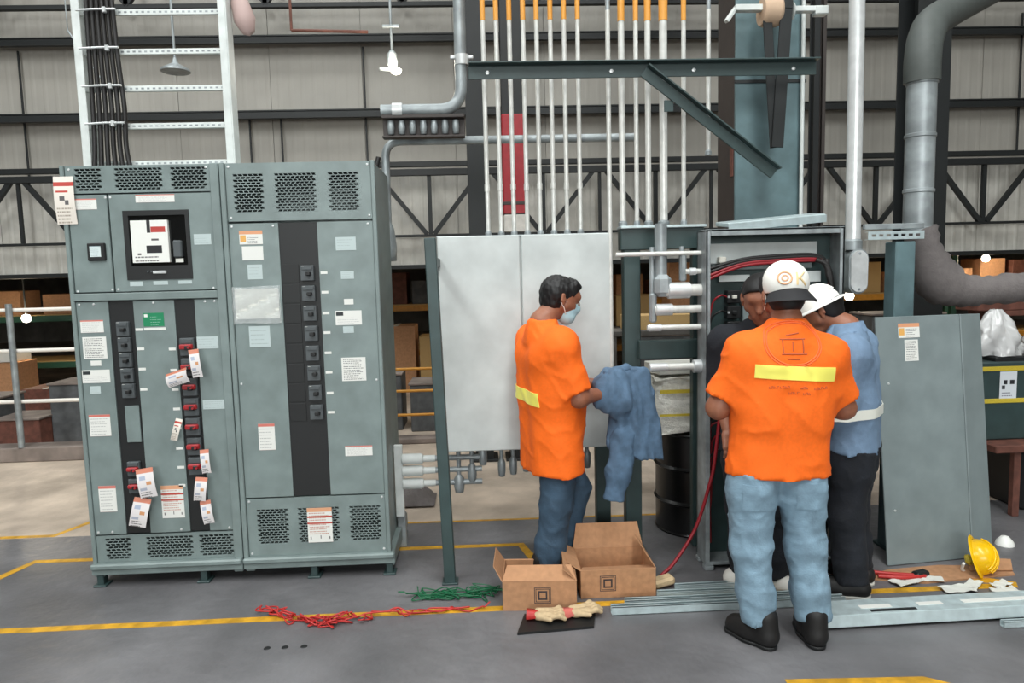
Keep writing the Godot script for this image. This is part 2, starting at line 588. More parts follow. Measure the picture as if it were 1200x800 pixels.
func build_hall() -> void:
	struct("floor", bm(Vector3(0, -0.15, 4.7), Vector3(30, 0.3, 18.6), 0.0), M.floor)            # z -4.6 .. 14
	struct("floor", bm(Vector3(0, -0.15, -12.9), Vector3(30, 0.3, 16.6), 0.0), M.concrete)        # z -21.2 .. -4.6
	var r := Bld.new()
	# the roof with an opening for each roof light
	var holes := []
	for s in ROOF_LIGHTS:
		holes.append([s[0] - s[2] / 2 - 0.05, s[0] + s[2] / 2 + 0.05, -s[1] - s[3] / 2 - 0.05, -s[1] + s[3] / 2 + 0.05])
	r.plate(-15, 15, -14, 16, 0, 0.2, holes)
	var ro := struct("ceiling", r.mesh(), M.roof, Vector3(0, ROOF_Y + 0.1, 0))
	ro.rotation = Vector3(-PI / 2, 0, 0)
	struct("wall_left", bm(Vector3(-15.1, 4.2, -3.5), Vector3(0.2, 9, 35.4), 0.0), M.hall_wall)
	struct("wall_right", bm(Vector3(15.1, 4.2, -3.5), Vector3(0.2, 9, 35.4), 0.0), M.hall_wall)
	var wf := Bld.new()
	wf.plate(-15.2, 15.2, -0.3, 8.7, 0.1, 0.2, [GLAZING])
	struct("wall_front", wf.mesh(), M.hall_wall, Vector3(0, 0, 14.1))
	# floor markings
	stripe([Vector3(-9, 0, -3.315), Vector3(2.66, 0, -3.345)], 0.05, "long yellow floor line running in front of the switchboard", "")
	stripe([Vector3(2.70, 0, -3.345), Vector3(2.52, 0, -3.45)], 0.07, "short slanted yellow floor mark beside the yellow hard hat", "")
	stripe([Vector3(-2.82, 0, -3.93), Vector3(-2.74, 0, -4.19), Vector3(0.19, 0, -4.15), Vector3(0.26, 0, -3.89)], 0.055, "yellow bay outline on the floor behind the switchboard", "")
	stripe([Vector3(-9, 0, -4.625), Vector3(-2.89, 0, -4.625), Vector3(-2.62, 0, -5.25)], 0.05, "thin yellow line along the concrete walkway edge", "")
	stripe([Vector3(-0.9, 0, -4.61), Vector3(2.2, 0, -4.57)], 0.025, "faint yellow line on the walkway edge behind the worker", "")
	stripe([Vector3(1.17, 0, -2.60), Vector3(1.72, 0, -2.575), Vector3(1.83, 0, -2.5)], 0.06, "yellow floor line nearest to the viewer", "")
	# clad wall above the open bay
	var w := Node3D.new()
	w.name = "wall_back"
	w.set_meta("kind", "structure")
	w.position = Vector3(0, 0, WALL_Z)
	add_child(w)
	part(w, "backing", bm(Vector3(0, 5.3, -0.12), Vector3(30, 7.04, 0.16), 0.0), M.cladding)
	var rows := [[HEAD_Y, 2.10], [2.10, 2.86], [2.86, 3.53], [3.53, 4.36], [4.36, 5.6]]
	for k in rows.size():
		var y0: float = rows[k][0]
		var y1: float = rows[k][1]
		var ms := ribbed(1.06, y1 - y0 - 0.004, 0.006 if k < 2 else 0.0022)
		for i in range(-7, 9):
			part(w, "cladding_sheet", ms, M.cladding_low if k < 2 else M.cladding, Vector3(0.27 + i * 1.065, (y0 + y1) / 2, (0.004 if (i + k) % 2 else 0.0)))

func ribbed(wd: float, ht: float, rise: float) -> ArrayMesh:
	var b := Bld.new()
	var p := PackedVector2Array()
	var n := 8
	var s := wd / n
	for i in n:
		var x := -wd / 2 + i * s
		p.append(Vector2(x, 0.0)); p.append(Vector2(x + s * 0.55, 0.0)); p.append(Vector2(x + s * 0.7, rise)); p.append(Vector2(x + s * 0.85, rise))
	p.append(Vector2(wd / 2, 0.0)); p.append(Vector2(wd / 2, -0.02)); p.append(Vector2(-wd / 2, -0.02))
	# outline lies in x/z, extruded along y: local x -> x, local y -> z, local z -> -y
	b.prism(p, ht, Transform3D(Basis(Vector3.RIGHT, Vector3.BACK, Vector3.DOWN), Vector3.ZERO))
	return b.mesh()

func stripe(pts: Array, w: float, label: String, group: String) -> void:
	var b := Bld.new()
	var lft := []
	var rgt := []
	for i in pts.size():
		var d: Vector3
		if i == 0: d = pts[1] - pts[0]
		elif i == pts.size() - 1: d = pts[i] - pts[i - 1]
		else: d = (pts[i + 1] - pts[i]).normalized() + (pts[i] - pts[i - 1]).normalized()
		var s := Vector3(-d.z, 0, d.x).normalized() * w * 0.5
		lft.append(pts[i] + s); rgt.append(pts[i] - s)
	for i in pts.size() - 1:
		var up := Vector3.UP * 0.0012
		b.quad(lft[i] + up, lft[i + 1] + up, rgt[i + 1] + up, rgt[i] + up, Vector3.UP)
		for e in [lft, rgt]:
			var o: Vector3 = (e[i] - (lft[i] + rgt[i]) * 0.5).normalized()
			b.quad(e[i], e[i + 1], e[i + 1] + up, e[i] + up, o)
	solo("floor_line", label, "floor line", b.mesh(), M.line_yellow, Vector3.ZERO, Vector3.ZERO, group)

# ------------------------------------------------------------------ steel on the wall
func build_wall_steel() -> void:
	var zz := WALL_Z + 0.14
	# girts: Z sections with a flange
	for g in [[3.53, "dark steel wall girt level with the hanging lamp"], [4.36, "dark steel wall girt highest across the clad wall"]]:
		var b := Bld.new()
		b.box(Vector3(0, g[0], zz), Vector3(17, 0.07, 0.03), 0.004)
		b.box(Vector3(0, g[0] + 0.05, zz - 0.06), Vector3(17, 0.015, 0.14), 0.0)
		b.box(Vector3(0, g[0] - 0.04, zz + 0.03), Vector3(17, 0.012, 0.06), 0.0)
		solo("wall_girt", g[1], "girt", b.mesh(), M.black_steel)
	# lower truss
	var t := thing("wall_truss", "dark steel truss with V bracing along the lower clad wall", "truss", Vector3(0, 2.1, zz + 0.1))
	part(t, "top_chord", bm(Vector3(0, 0.83, 0), Vector3(17, 0.06, 0.07)), M.black_steel)
	part(t, "top_chord", bm(Vector3(0, 0.735, 0.02), Vector3(17, 0.075, 0.06)), M.black_steel)
	part(t, "bottom_chord", bm(Vector3(0, 0.015, 0), Vector3(17, 0.03, 0.06)), M.black_steel)
	for i in range(-9, 5):
		var x := 6.02 + (i - 4) * 1.32 + 1.32
		x -= 1.32
		var v := Bld.new()
		v.bar(Vector3(x, 0.03, 0), Vector3(x, 0.71, 0), 0.045, 0.045)
		part(t, "post", v.mesh(), M.black_steel)
		v = Bld.new()
		v.bar(Vector3(x + 0.66, 0.03, 0), Vector3(x + 0.66, 0.71, 0), 0.035, 0.035)
		part(t, "post", v.mesh(), M.black_steel)
		for s in [-1, 1]:
			v = Bld.new()
			v.bar(Vector3(x + s * 0.04, 0.03, 0.01), Vector3(x + s * 0.58, 0.71, 0.01), 0.05, 0.05)
			part(t, "diagonal", v.mesh(), M.black_steel)
	# upper truss, mostly above the frame
	t = thing("wall_truss", "dark steel truss under the roof at the top of the clad wall", "truss", Vector3(0, 4.66, zz + 0.2))
	part(t, "bottom_chord", bm(Vector3(0, 0, 0), Vector3(17, 0.05, 0.06)), M.black_steel)
	part(t, "top_chord", bm(Vector3(0, 0.9, 0), Vector3(17, 0.06, 0.06)), M.black_steel)
	for i in range(-5, 6):
		var x := -2.3 + i * 1.5
		for s in [-1, 0, 1]:
			var v := Bld.new()
			v.bar(Vector3(x, 0.02, 0.01), Vector3(x + s * 0.7, 0.88, 0.01), 0.05, 0.05)
			part(t, "diagonal", v.mesh(), M.black_steel)
	# vertical seams / sag rods on the cladding
	var seams := [[-5.18, 2.9, 4.3, "beside the ladder tray"], [-2.64, 2.95, 3.5, "first right of the ladder tray"], [-2.28, 2.95, 3.5, "second right of the ladder tray"], [-1.30, 2.95, 4.3, "behind the hanging lamp"], [0.73, 2.95, 4.3, "right of the red guard column"], [1.72, 2.95, 4.3, "behind the slim conduits"], [4.55, 1.9, 3.5, "left of the galvanised duct"], [6.55, 2.95, 4.6, "at the far right of the clad wall"]]
	for s in seams:
		var b := Bld.new()
		b.box(Vector3(0, (s[2] - s[1]) / 2, 0), Vector3(0.02, s[2] - s[1], 0.02), 0.003)
		solo("sag_rod", "thin dark vertical rod on the clad wall " + s[3], "rod", b.mesh(), M.black_steel, Vector3(s[0], s[1], WALL_Z + 0.06))
	# building columns
	h_column(Vector3(-0.02, 0, -6.2), 0.16, 0.2, M.black_steel, 8.6, "dark steel building column beside the angled grey pipe")
	var c := h_column(Vector3(0.302, 0, -6.2), 0.19, 0.2, M.black_steel, 8.6, "dark steel building column with red painted guard between the conduits")
	part(c, "red_guard", bm(Vector3(0, 2.585, 0), Vector3(0.20, 0.84, 0.214), 0.008), M.red_paint)
	part(c, "white_guard", bm(Vector3(0, 2.085, 0), Vector3(0.20, 0.15, 0.212), 0.008), M.white_paint)
	part(c, "guard_band", bm(Vector3(0, 2.255, 0), Vector3(0.206, 0.03, 0.22), 0.004), M.brown_steel)
	h_column(Vector3(2.955, 0, -6.2), 0.05, 0.1, M.black_steel, 8.6, "slender dark steel upright between big teal column and tall grey pipe")
	h_column(Vector3(3.03, 0, -6.2), 0.03, 0.06, M.brown_steel, 8.6, "thin brown steel upright beside the slender dark one")
	h_column(Vector3(3.93, 0, -6.2), 0.30, 0.3, M.black_steel, 8.6, "broad dark steel building column behind the galvanised duct")

func h_column(at: Vector3, w: float, d: float, m: Material, h: float, label: String) -> Node3D:
	var t := thing("steel_column", label, "column", at)
	for s in [-1, 1]:
		part(t, "flange", bm(Vector3(0, h / 2, s * (d / 2 - 0.006)), Vector3(w, h, 0.012), 0.002), m)
	part(t, "web", bm(Vector3(0, h / 2, 0), Vector3(0.014, h, d - 0.024), 0.0), m)
	part(t, "base_plate", bm(Vector3(0, 0.01, 0), Vector3(w + 0.08, 0.02, d + 0.08), 0.003), m)
	return t

# ------------------------------------------------------------------ the dark bay under the wall
func build_bay() -> void:
	struct("wall_bay_rear", bm(Vector3(0, 1.1, -21.1), Vector3(30, 2.8, 0.2), 0.0), M.bay_wall)
	struct("ceiling_bay", bm(Vector3(0, 2.35, -14.85), Vector3(30, 0.14, 12.5), 0.0), M.bay_wall)
	struct("trim_1", bm(Vector3(0, HEAD_Y - 0.02, WALL_Z), Vector3(18, 0.05, 0.14), 0.004), M.black_steel)
	# low kerb under the fence
	struct("trim_2", bm(Vector3(-5.2, 0.07, -6.75), Vector3(6.4, 0.14, 0.22), 0.01), M.kerb)
	struct("trim_3", bm(Vector3(3.0, 0.03, -6.9), Vector3(9.0, 0.06, 0.16), 0.01), M.kerb)
	# fence with pale rails
	var f := thing("pipe_fence", "pale pipe rail fence in front of the dark storage bay", "fence", Vector3(-4.4, 0.14, -6.7))
	for y in [1.29, 0.91, 0.43]:
		var b := Bld.new()
		b.rod(Vector3(-3.0, y, 0), Vector3(2.0, y, 0), 0.018)
		part(f, "rail", b.mesh(), M.strap)
	for x in [-2.6, 0.02, 1.9]:
		var b := Bld.new()
		b.rod(Vector3(x, 0, 0.04), Vector3(x, 1.35, 0.04), 0.028)
		part(f, "post", b.mesh(), M.galv_dull)
	f = thing("pipe_fence", "yellow pipe rail fence seen between switchboard and grey enclosure", "fence", Vector3(-0.75, 0, -6.9))
	for y in [0.74, 0.52, 0.28]:
		var b := Bld.new()
		b.rod(Vector3(-1.6, y, 0), Vector3(0.9, y, 0), 0.014)
		part(f, "rail", b.mesh(), M.rack_yellow)
	for x in [-0.36, 0.7]:
		var b := Bld.new()
		b.rod(Vector3(x, 0, 0.03), Vector3(x, 0.95, 0.03), 0.02)
		part(f, "post", b.mesh(), M.rack_yellow)
	# pallet racks deep in the bay
	rack(Vector3(-7.2, 0, -11.2), "green and yellow pallet rack behind the pale rail fence", M.rack_green, 3.6)
	rack(Vector3(-0.9, 0, -11.4), "yellow pallet rack seen beside the switchboard", M.rack_yellow, 2.6)
	rack(Vector3(2.3, 0, -11.2), "yellow pallet rack seen through the open steel frame", M.rack_yellow, 2.8)
	rack(Vector3(6.0, 0, -11.0), "yellow pallet rack behind the green post", M.rack_yellow, 2.6)
	rack(Vector3(9.0, 0, -11.6), "lit yellow pallet rack above the drooping cloth duct", M.rack_yellow, 2.8)
	# crates and cartons
	var crates := [
		[Vector3(-6.6, 0, -9.9), Vector3(0.5, 0.62, 0.5), "tall brown carton standing behind the pale fence", M.cardboard],
		[Vector3(-5.6, 0, -9.3), Vector3(0.6, 0.34, 0.5), "low brown carton on the bay floor behind the pale fence", M.rust],
		[Vector3(-6.6, 0.625, -9.9), Vector3(0.42, 0.14, 0.4), "white flat carton lying on the tall brown carton", M.white_plastic],
		[Vector3(-7.3, 0, -9.6), Vector3(0.5, 0.42, 0.5), "grey crate beside the green rack post", M.crate_paint],
		[Vector3(-1.25, 0, -10.2), Vector3(0.55, 0.95, 0.5), "tan crate below the dark rack beside the switchboard", M.cardboard],
		[Vector3(-0.7, 0, -10.1), Vector3(0.42, 0.8, 0.5), "tan crate nearest the dark teal post", M.wood],
		[Vector3(1.55, 0.9, -9.6), Vector3(0.42, 0.85, 0.4), "stack of tan cartons behind the dark teal frame post", M.cardboard],
		[Vector3(2.05, 0.9, -9.6), Vector3(0.5, 0.42, 0.4), "wide tan carton behind the horizontal conduits", M.wood],
		[Vector3(2.75, 0.9, -9.5), Vector3(0.5, 0.85, 0.4), "tan carton stack seen behind the large conduit couplings", M.cardboard],
	]
	for c in crates:
		var t := thing("crate", c[2], "crate", c[0])
		var s: Vector3 = c[1]
		part(t, "carton", bm(Vector3(0, s.y / 2, 0), s, 0.006), c[3])
		part(t, "lid_tape", bm(Vector3(0, s.y + 0.001, 0), Vector3(0.06, 0.004, s.z), 0.0), M.paper)
	var dark := [[-5.3, -7.5, 0.6, 0.5, "low dark crate left of the fence post"], [-4.75, -7.4, 0.45, 0.3, "flat brown crate right behind the fence post"], [-4.25, -7.6, 0.55, 0.62, "dark upright crate behind the pale fence near the switchboard"], [-3.7, -7.5, 0.5, 0.45, "dark crate nearest the switchboard behind the fence"], [-1.15, -7.7, 0.5, 0.6, "dark machine crate beside the switchboard's far edge"], [-0.55, -7.6, 0.5, 0.5, "dark machine crate behind the yellow rail fence"], [2.0, -7.6, 0.7, 0.95, "dark crate behind the black drum"], [4.6, -7.6, 0.8, 1.1, "dark crate behind the teal post"], [5.6, -7.4, 0.9, 0.7, "dark crate behind the plastic bags"]]
	for q in dark:
		var t := thing("crate", q[4], "crate", Vector3(q[0], 0, q[1]))
		part(t, "carton", bm(Vector3(0, q[3] / 2, 0), Vector3(q[2], q[3], 0.45), 0.008), M.rust if q[3] < 0.4 else M.crate_paint)
		part(t, "lid_board", bm(Vector3(0, q[3] + 0.01, 0), Vector3(q[2] + 0.03, 0.02, 0.48), 0.003), M.kerb)
	solo("storage_table", "long dark bench carrying cartons behind the steel frame", "bench", table_mesh(3.0, 0.9, 0.6), M.bench_steel, Vector3(2.1, 0, -9.6))
	# bay lamps
	for l in [[Vector3(-6.35, 1.2, -10.0), "round lit lamp in the dark bay behind the fence"], [Vector3(4.75, 1.25, -8.9), "round lit lamp seen beside the white hard hat"], [Vector3(8.1, 1.70, -11.0), "small lit lamp in the bay above the drooping duct"], [Vector3(0.9, 2.2, -11.0), "lamp under the bay ceiling hidden behind the grey box"]]:
		var t := thing("bay_lamp", l[1], "lamp", l[0])
		var b := Bld.new()
		b.lathe([Vector2(0, -0.06), Vector2(0.045, -0.045), Vector2(0.06, 0), Vector2(0.045, 0.045), Vector2(0.0, 0.06)], 16, Transform3D(), true)
		part(t, "bulb", b.mesh(), M.lamp_glow)
		b = Bld.new()
		b.rod(Vector3(0, 0.05, 0), Vector3(0, 2.28 - l[0].y, 0), 0.012)
		part(t, "rod", b.mesh(), M.black_steel)
		var o := OmniLight3D.new()
		o.name = "glow"
		o.light_color = Color(1.0, 0.93, 0.8)
		o.light_energy = 0.8
		o.omni_range = 30.0
		o.omni_attenuation = 2.0
		o.light_size = 0.05
		o.shadow_enabled = true
		o.position = Vector3(0, 0, 0.09)
		t.add_child(o)

func table_mesh(w: float, h: float, d: float) -> ArrayMesh:
	var b := Bld.new()
	b.box(Vector3(0, h - 0.03, 0), Vector3(w, 0.06, d), 0.005)
	for sx in [-1, 1]:
		for sz in [-1, 1]:
			b.box(Vector3(sx * (w / 2 - 0.06), h / 2 - 0.03, sz * (d / 2 - 0.05)), Vector3(0.06, h - 0.06, 0.06), 0.004)
	b.box(Vector3(0, 0.3, 0), Vector3(w - 0.1, 0.03, d - 0.1), 0.0)
	return b.mesh()

func rack(at: Vector3, label: String, m: Material, w: float) -> void:
	var t := thing("pallet_rack", label, "rack", at)
	for x in [-w / 2, w / 2]:
		for z in [-0.4, 0.4]:
			part(t, "upright", bm(Vector3(x, 1.1, z), Vector3(0.08, 2.2, 0.08), 0.004), M.rack_green)
	for y in [0.45, 1.15, 1.85]:
		for z in [-0.4, 0.4]:
			part(t, "beam", bm(Vector3(0, y, z), Vector3(w, 0.09, 0.05), 0.004), m)
		part(t, "shelf", bm(Vector3(0, y + 0.05, 0), Vector3(w, 0.02, 0.8), 0.0), M.wood)
	for k in 5:
		var x := lerpf(-w / 2 + 0.3, w / 2 - 0.3, k / 4.0)
		var hh := 0.22 + 0.28 * absf(sin(k * 2.3 + at.x))
		solo("stored_carton", "carton %s on the %s" % [["at the left end", "second from left", "in the middle", "second from right", "at the right end"][k], label.split(" pallet")[0] + " rack " + label.split("rack ")[1].replace("seen ", "")], "carton", bm(Vector3(0, hh / 2, 0), Vector3(0.42, hh, 0.5), 0.006), [M.cardboard, M.rust, M.crate_paint, M.wood, M.cardboard][(k + int(absf(at.x))) % 5], at + Vector3(x, 1.21, 0.05), Vector3.ZERO, "stored cartons")

# ------------------------------------------------------------------ the switchboard
func grille(parent: Node, x0: float, x1: float, y0: float, y1: float, z: float, rows: int) -> void:
	# slotted louvre: staggered pill slots between thin webs, teeth along both sides
	var b := Bld.new()
	var p := (y1 - y0) / rows
	for r in rows + 1:
		b.box(Vector3((x0 + x1) / 2, y0 + r * p, z - 0.002), Vector3(x1 - x0, p * 0.26, 0.003), 0.0)
	var n := int((x1 - x0) / 0.024)
	for r in rows:
		for k in n + 1:
			var x := x0 + (x1 - x0) * (k + (0.5 if r % 2 else 0.0)) / n
			if x < x1:
				b.box(Vector3(x, y0 + (r + 0.5) * p, z - 0.002), Vector3(0.0045, p, 0.003), 0.0, Basis(Vector3.BACK, 0.5 if r % 2 else -0.5))
		# teeth
		var tw := 0.024
		if r % 2 == 0:
			b.box(Vector3(x0 + tw / 2, y0 + (r + 0.5) * p, z - 0.001), Vector3(tw, p * 0.95, 0.003), 0.0)
			b.box(Vector3(x1 - tw / 2, y0 + (r + 0.5) * p, z - 0.001), Vector3(tw, p * 0.95, 0.003), 0.0)
	part(parent, "vent_grille", b.mesh(), M.teal)

# hollow cabinet body: sides, top, floor and rear of sheet steel
func shell(x0: float, x1: float, zf: float) -> ArrayMesh:
	var b := Bld.new()
	var xm := (x0 + x1) / 2
	for x in [x0 + 0.003, x1 - 0.003]:
		b.box(Vector3(x, 1.2, zf - 0.335), Vector3(0.006, 2.14, 0.61), 0.0)
	b.box(Vector3(xm, 2.267, zf - 0.335), Vector3(x1 - x0, 0.006, 0.61), 0.0)
	b.box(Vector3(xm, 0.133, zf - 0.335), Vector3(x1 - x0, 0.006, 0.61), 0.0)
	b.box(Vector3(xm, 1.2, zf - 0.637), Vector3(x1 - x0, 2.14, 0.006), 0.0)
	return b.mesh()

func breaker(parent: Node, x: float, y: float, w: float, h: float, z: float, red := false, flip := 1.0) -> void:
	var b := Bld.new()
	b.box(Vector3(0, 0, 0.012), Vector3(w, h, 0.024), 0.003)
	b.box(Vector3(0, h * 0.33, 0.026), Vector3(w * 0.8, h * 0.22, 0.006), 0.001)
	var o := part(parent, "breaker", b.mesh(), M.breaker, Vector3(x, y, z))
	var t := Bld.new()
	t.box(Vector3(flip * w * 0.12, -h * 0.04, 0.034), Vector3(w * 0.36, h * 0.24, 0.03), 0.003)
	part(o, "toggle", t.mesh(), M.black)
	if red:
		var c := Bld.new()
		c.box(Vector3(0, h * 0.02, 0.032), Vector3(w * 0.9, h * 0.28, 0.026), 0.005)
		c.rod(Vector3(w * 0.3, 0, 0.03), Vector3(w * 0.3, 0, 0.065), 0.006, 8)
		part(o, "lockout_clamp", c.mesh(), M.breaker_red)
	else:
		part(o, "rating_mark", bm(Vector3(-w * 0.32, h * 0.42, 0.0245), Vector3(0.012, 0.006, 0.002), 0.0), M.paper)

func screws(parent: Node, pts: Array, z: float) -> void:
	for p in pts:
		var b := Bld.new()
		b.lathe([Vector2(0.007, 0), Vector2(0.006, 0.003), Vector2(0, 0.004)], 8, Transform3D(Basis(Vector3.RIGHT, PI / 2), Vector3(p[0], p[1], z)))
		part(parent, "screw", b.mesh(), M.galv)

func build_switchboard() -> void:
	var zf := -3.8
	var white := Color(0.88, 0.88, 0.86)
	var ink := Color(0.35, 0.34, 0.34)
	var red := Color(0.70, 0.22, 0.18)
	M.st_plain = print_mat(64, 48, white, [[0, 0, 1, 0.12, Color(0.8, 0.45, 0.4)]], small_print(0.2, 0.9, 7, Color(0.6, 0.6, 0.6)))
	M.st_text = print_mat(64, 80, white, [], small_print(0.08, 0.92, 12, ink))
	M.st_warning = print_mat(96, 64, white, [[0, 0, 1, 0.28, Color(0.85, 0.60, 0.45)], [0.04, 0.34, 0.26, 0.5, Color(0.88, 0.66, 0.36)]], small_print(0.4, 0.9, 5, ink, 0.36))
	M.st_pale = print_mat(64, 40, Color(0.72, 0.77, 0.77), [], small_print(0.2, 0.85, 4, Color(0.55, 0.6, 0.6)))
	M.st_green = print_mat(64, 48, Color(0.08, 0.50, 0.33), [[0.06, 0.1, 0.18, 0.24, white]], small_print(0.3, 0.9, 4, white, 0.35))
	M.st_danger = print_mat(96, 144, white, [[0, 0, 1, 0.12, Color(0.85, 0.62, 0.48)], [0, 0.24, 1, 0.05, red], [0, 0.42, 1, 0.05, red], [0.1, 0.84, 0.05, 0.08, ink], [0.5, 0.8, 0.04, 0.1, ink], [0.86, 0.84, 0.05, 0.08, ink]], small_print(0.15, 0.74, 10, Color(0.75, 0.55, 0.5)))
	M.st_mark = print_mat(8, 4, white, [])
	M.st_black_head = print_mat(96, 64, white, [[0.04, 0.1, 0.28, 0.25, Color(0.15, 0.17, 0.18)]], small_print(0.5, 0.9, 4, Color(0.7, 0.7, 0.7)))
	M.st_tag = print_mat(64, 128, Color(0.88, 0.85, 0.81), [[0, 0.12, 1, 0.09, red], [0.25, 0.42, 0.25, 0.1, ink], [0.5, 0.5, 0.2, 0.1, ink], [0.1, 0.3, 0.6, 0.04, red]], small_print(0.66, 0.95, 5, Color(0.65, 0.6, 0.55)))
	M.st_tag_danger = print_mat(64, 128, Color(0.88, 0.86, 0.86), [[0, 0, 1, 0.16, Color(0.80, 0.50, 0.40)], [0.15, 0.25, 0.35, 0.14, Color(0.66, 0.70, 0.78)], [0.5, 0.45, 0.3, 0.12, Color(0.80, 0.58, 0.40)], [0.1, 0.65, 0.4, 0.10, Color(0.66, 0.68, 0.74)]], small_print(0.8, 0.97, 3, ink))
	M.st_cover = print_mat(96, 112, Color(0.90, 0.90, 0.88), [[0.44, 0.0, 0.1, 0.3, Color(0.15, 0.15, 0.16)], [0.55, 0.16, 0.4, 0.14, Color(0.70, 0.25, 0.22)], [0.40, 0.60, 0.42, 0.18, Color(0.12, 0.12, 0.13)], [0.55, 0.44, 0.2, 0.05, ink], [0.15, 0.78, 0.1, 0.05, ink]], small_print(0.86, 0.95, 2, ink))
	M.st_screen = print_mat(64, 64, Color(0.80, 0.85, 0.85), [[0, 0, 1, 0.06, Color(0.5, 0.58, 0.6)]], small_print(0.2, 0.85, 5, Color(0.45, 0.5, 0.52)))

	# ---- first section
	var s := thing("switchboard_cabinet", "grey-green switchboard cabinet with main breaker window and red lockout tags", "electrical cabinet", Vector3(0, 0, 0))
	part(s, "body", shell(-2.175, -1.365, zf), M.teal)
	# side and top edge frame
	part(s, "corner_post", bm(Vector3(-2.163, 1.2, zf - 0.015), Vector3(0.022, 2.14, 0.05), 0.003), M.teal)
	part(s, "corner_post", bm(Vector3(-1.386, 1.2, zf - 0.012), Vector3(0.046, 2.14, 0.05), 0.003), M.teal)
	var b := Bld.new()
	var v1 := [[-2.105, -1.965, 2.14, 2.255], [-1.90, -1.655, 2.14, 2.255], [-1.615, -1.425, 2.14, 2.255]]
	b.plate(-2.15, -1.412, 2.128, 2.268, zf, 0.012, v1)
	part(s, "vent_panel", b.mesh(), M.teal)
	for h in v1:
		grille(s, h[0] - 0.012, h[1] + 0.012, h[2], h[3], zf, 8)
	part(s, "door", bm(Vector3(-2.048, 1.866, zf - 0.008), Vector3(0.20, 0.507, 0.02), 0.003), M.teal)
	b = Bld.new()
	b.plate(-1.938, -1.412, 1.613, 2.12, zf + 0.001, 0.018, [[-1.868, -1.536, 1.676, 2.03]])
	part(s, "door", b.mesh(), M.teal)
	part(s, "cross_rail", bm(Vector3(-1.785, 1.587, zf + 0.001), Vector3(0.755, 0.04, 0.02), 0.003), M.teal)
	# main breaker in its window
	b = Bld.new()
	b.plate(-1.872, -1.532, 1.672, 2.034, zf + 0.006, 0.02, [[-1.845, -1.552, 1.745, 2.008]])
	part(s, "breaker_bezel", b.mesh(), M.black_plastic)
	var mb := part(s, "main_breaker", bm(Vector3(-1.70, 1.876, zf - 0.018), Vector3(0.30, 0.27, 0.02), 0.003), M.glass_dark)
	part(mb, "cover_plate", decal_plate(0.19, 0.22, 0.02), M.st_cover, Vector3(-1.738, 1.872, zf + 0.012))
	part(mb, "handle", bm(Vector3(-1.60, 1.83, zf + 0.0), Vector3(0.045, 0.09, 0.03), 0.006), M.breaker)
	part(mb, "indicator", bm(Vector3(-1.595, 1.77, zf + 0.002), Vector3(0.04, 0.02, 0.006), 0.0), M.paper)
	part(mb, "charge_lever", bm(Vector3(-1.70, 1.71, zf + 0.01), Vector3(0.07, 0.016, 0.01), 0.003), M.galv)
	for k in 4:
		part(mb, "push_button", bm(Vector3(-1.60 + k * 0.018 - 0.16, 1.715, zf + 0.009), Vector3(0.008, 0.01, 0.008), 0.001), M.breaker)
	# meter
	var me := part(s, "meter", bm(Vector3(-2.017, 1.824, zf + 0.008), Vector3(0.092, 0.092, 0.016), 0.004), M.black_plastic)
	part(me, "screen", decal_plate(0.056, 0.056), M.st_screen, Vector3(-2.02, 1.826, zf + 0.0175))
	# lower breaker doors
	b = Bld.new()
	b.plate(-2.15, -1.412, 0.292, 1.562, zf, 0.016, [[-1.985, -1.855, 0.292, 1.562], [-1.642, -1.535, 0.292, 1.562]])
	part(s, "dead_front", b.mesh(), M.teal)
	part(s, "breaker_channel", bm(Vector3(-1.92, 0.927, zf - 0.014), Vector3(0.135, 1.27, 0.012), 0.0), M.black_plastic)
	part(s, "breaker_channel", bm(Vector3(-1.588, 0.927, zf - 0.014), Vector3(0.11, 1.27, 0.012), 0.0), M.black_plastic)
	for k in 5:
		breaker(s, -1.914 + (0.001 * k), 1.415 - k * 0.083, 0.066, 0.078, zf - 0.008)
	part(s, "filler_plate", bm(Vector3(-1.905, 0.90, zf - 0.004), Vector3(0.075, 0.2, 0.01), 0.002), M.teal)
	for y in [0.655, 0.56]:
		breaker(s, -1.915, y, 0.066, 0.08, zf - 0.008, true)
	for k in 7:
		breaker(s, -1.585, 1.31 - k * 0.1085, 0.075, 0.095, zf - 0.008, true)
	# bottom vents
	b = Bld.new()
	var vb := [[-2.105, -1.965, 0.150, 0.270], [-1.885, -1.63, 0.150, 0.270], [-1.60, -1.41, 0.150, 0.270]]
	b.plate(-2.15, -1.395, 0.135, 0.284, zf, 0.012, vb)
	part(s, "vent_panel", b.mesh(), M.teal)
	for h in vb:
		grille(s, h[0] - 0.012, h[1] + 0.012, h[2], h[3], zf, 8)
	base_channel(s, -2.18, -1.365, zf, [-2.145, -1.585])
	# print
	sticker(s, -2.112, 2.10, -2.0, 2.045, zf + 0.002, M.st_plain)
	sticker(s, -1.80, 2.115, -1.60, 2.075, zf + 0.001, M.st_plain)
	sticker(s, -1.862, 1.664, -1.795, 1.640, zf + 0.001, M.st_pale)
	sticker(s, -1.74, 1.664, -1.665, 1.644, zf + 0.001, M.st_pale)
	sticker(s, -1.61, 1.664, -1.54, 1.646, zf + 0.001, M.st_pale)
	sticker(s, -1.514, 1.905, -1.425, 1.85, zf + 0.001, M.st_pale)
	sticker(s, -1.808, 1.496, -1.70, 1.425, zf, M.st_green)
	sticker(s, -1.808, 1.418, -1.695, 1.404, zf, M.st_mark)
	for y in [1.409, 1.305, 1.196, 1.086]:
		sticker(s, -1.852, y + 0.008, -1.815, y - 0.006, zf, M.st_mark)
	for y in [1.299, 1.185, 1.08, 0.974, 0.867, 0.757, 0.652, 0.551]:
		sticker(s, -1.686, y + 0.008, -1.65, y - 0.006, zf, M.st_mark)
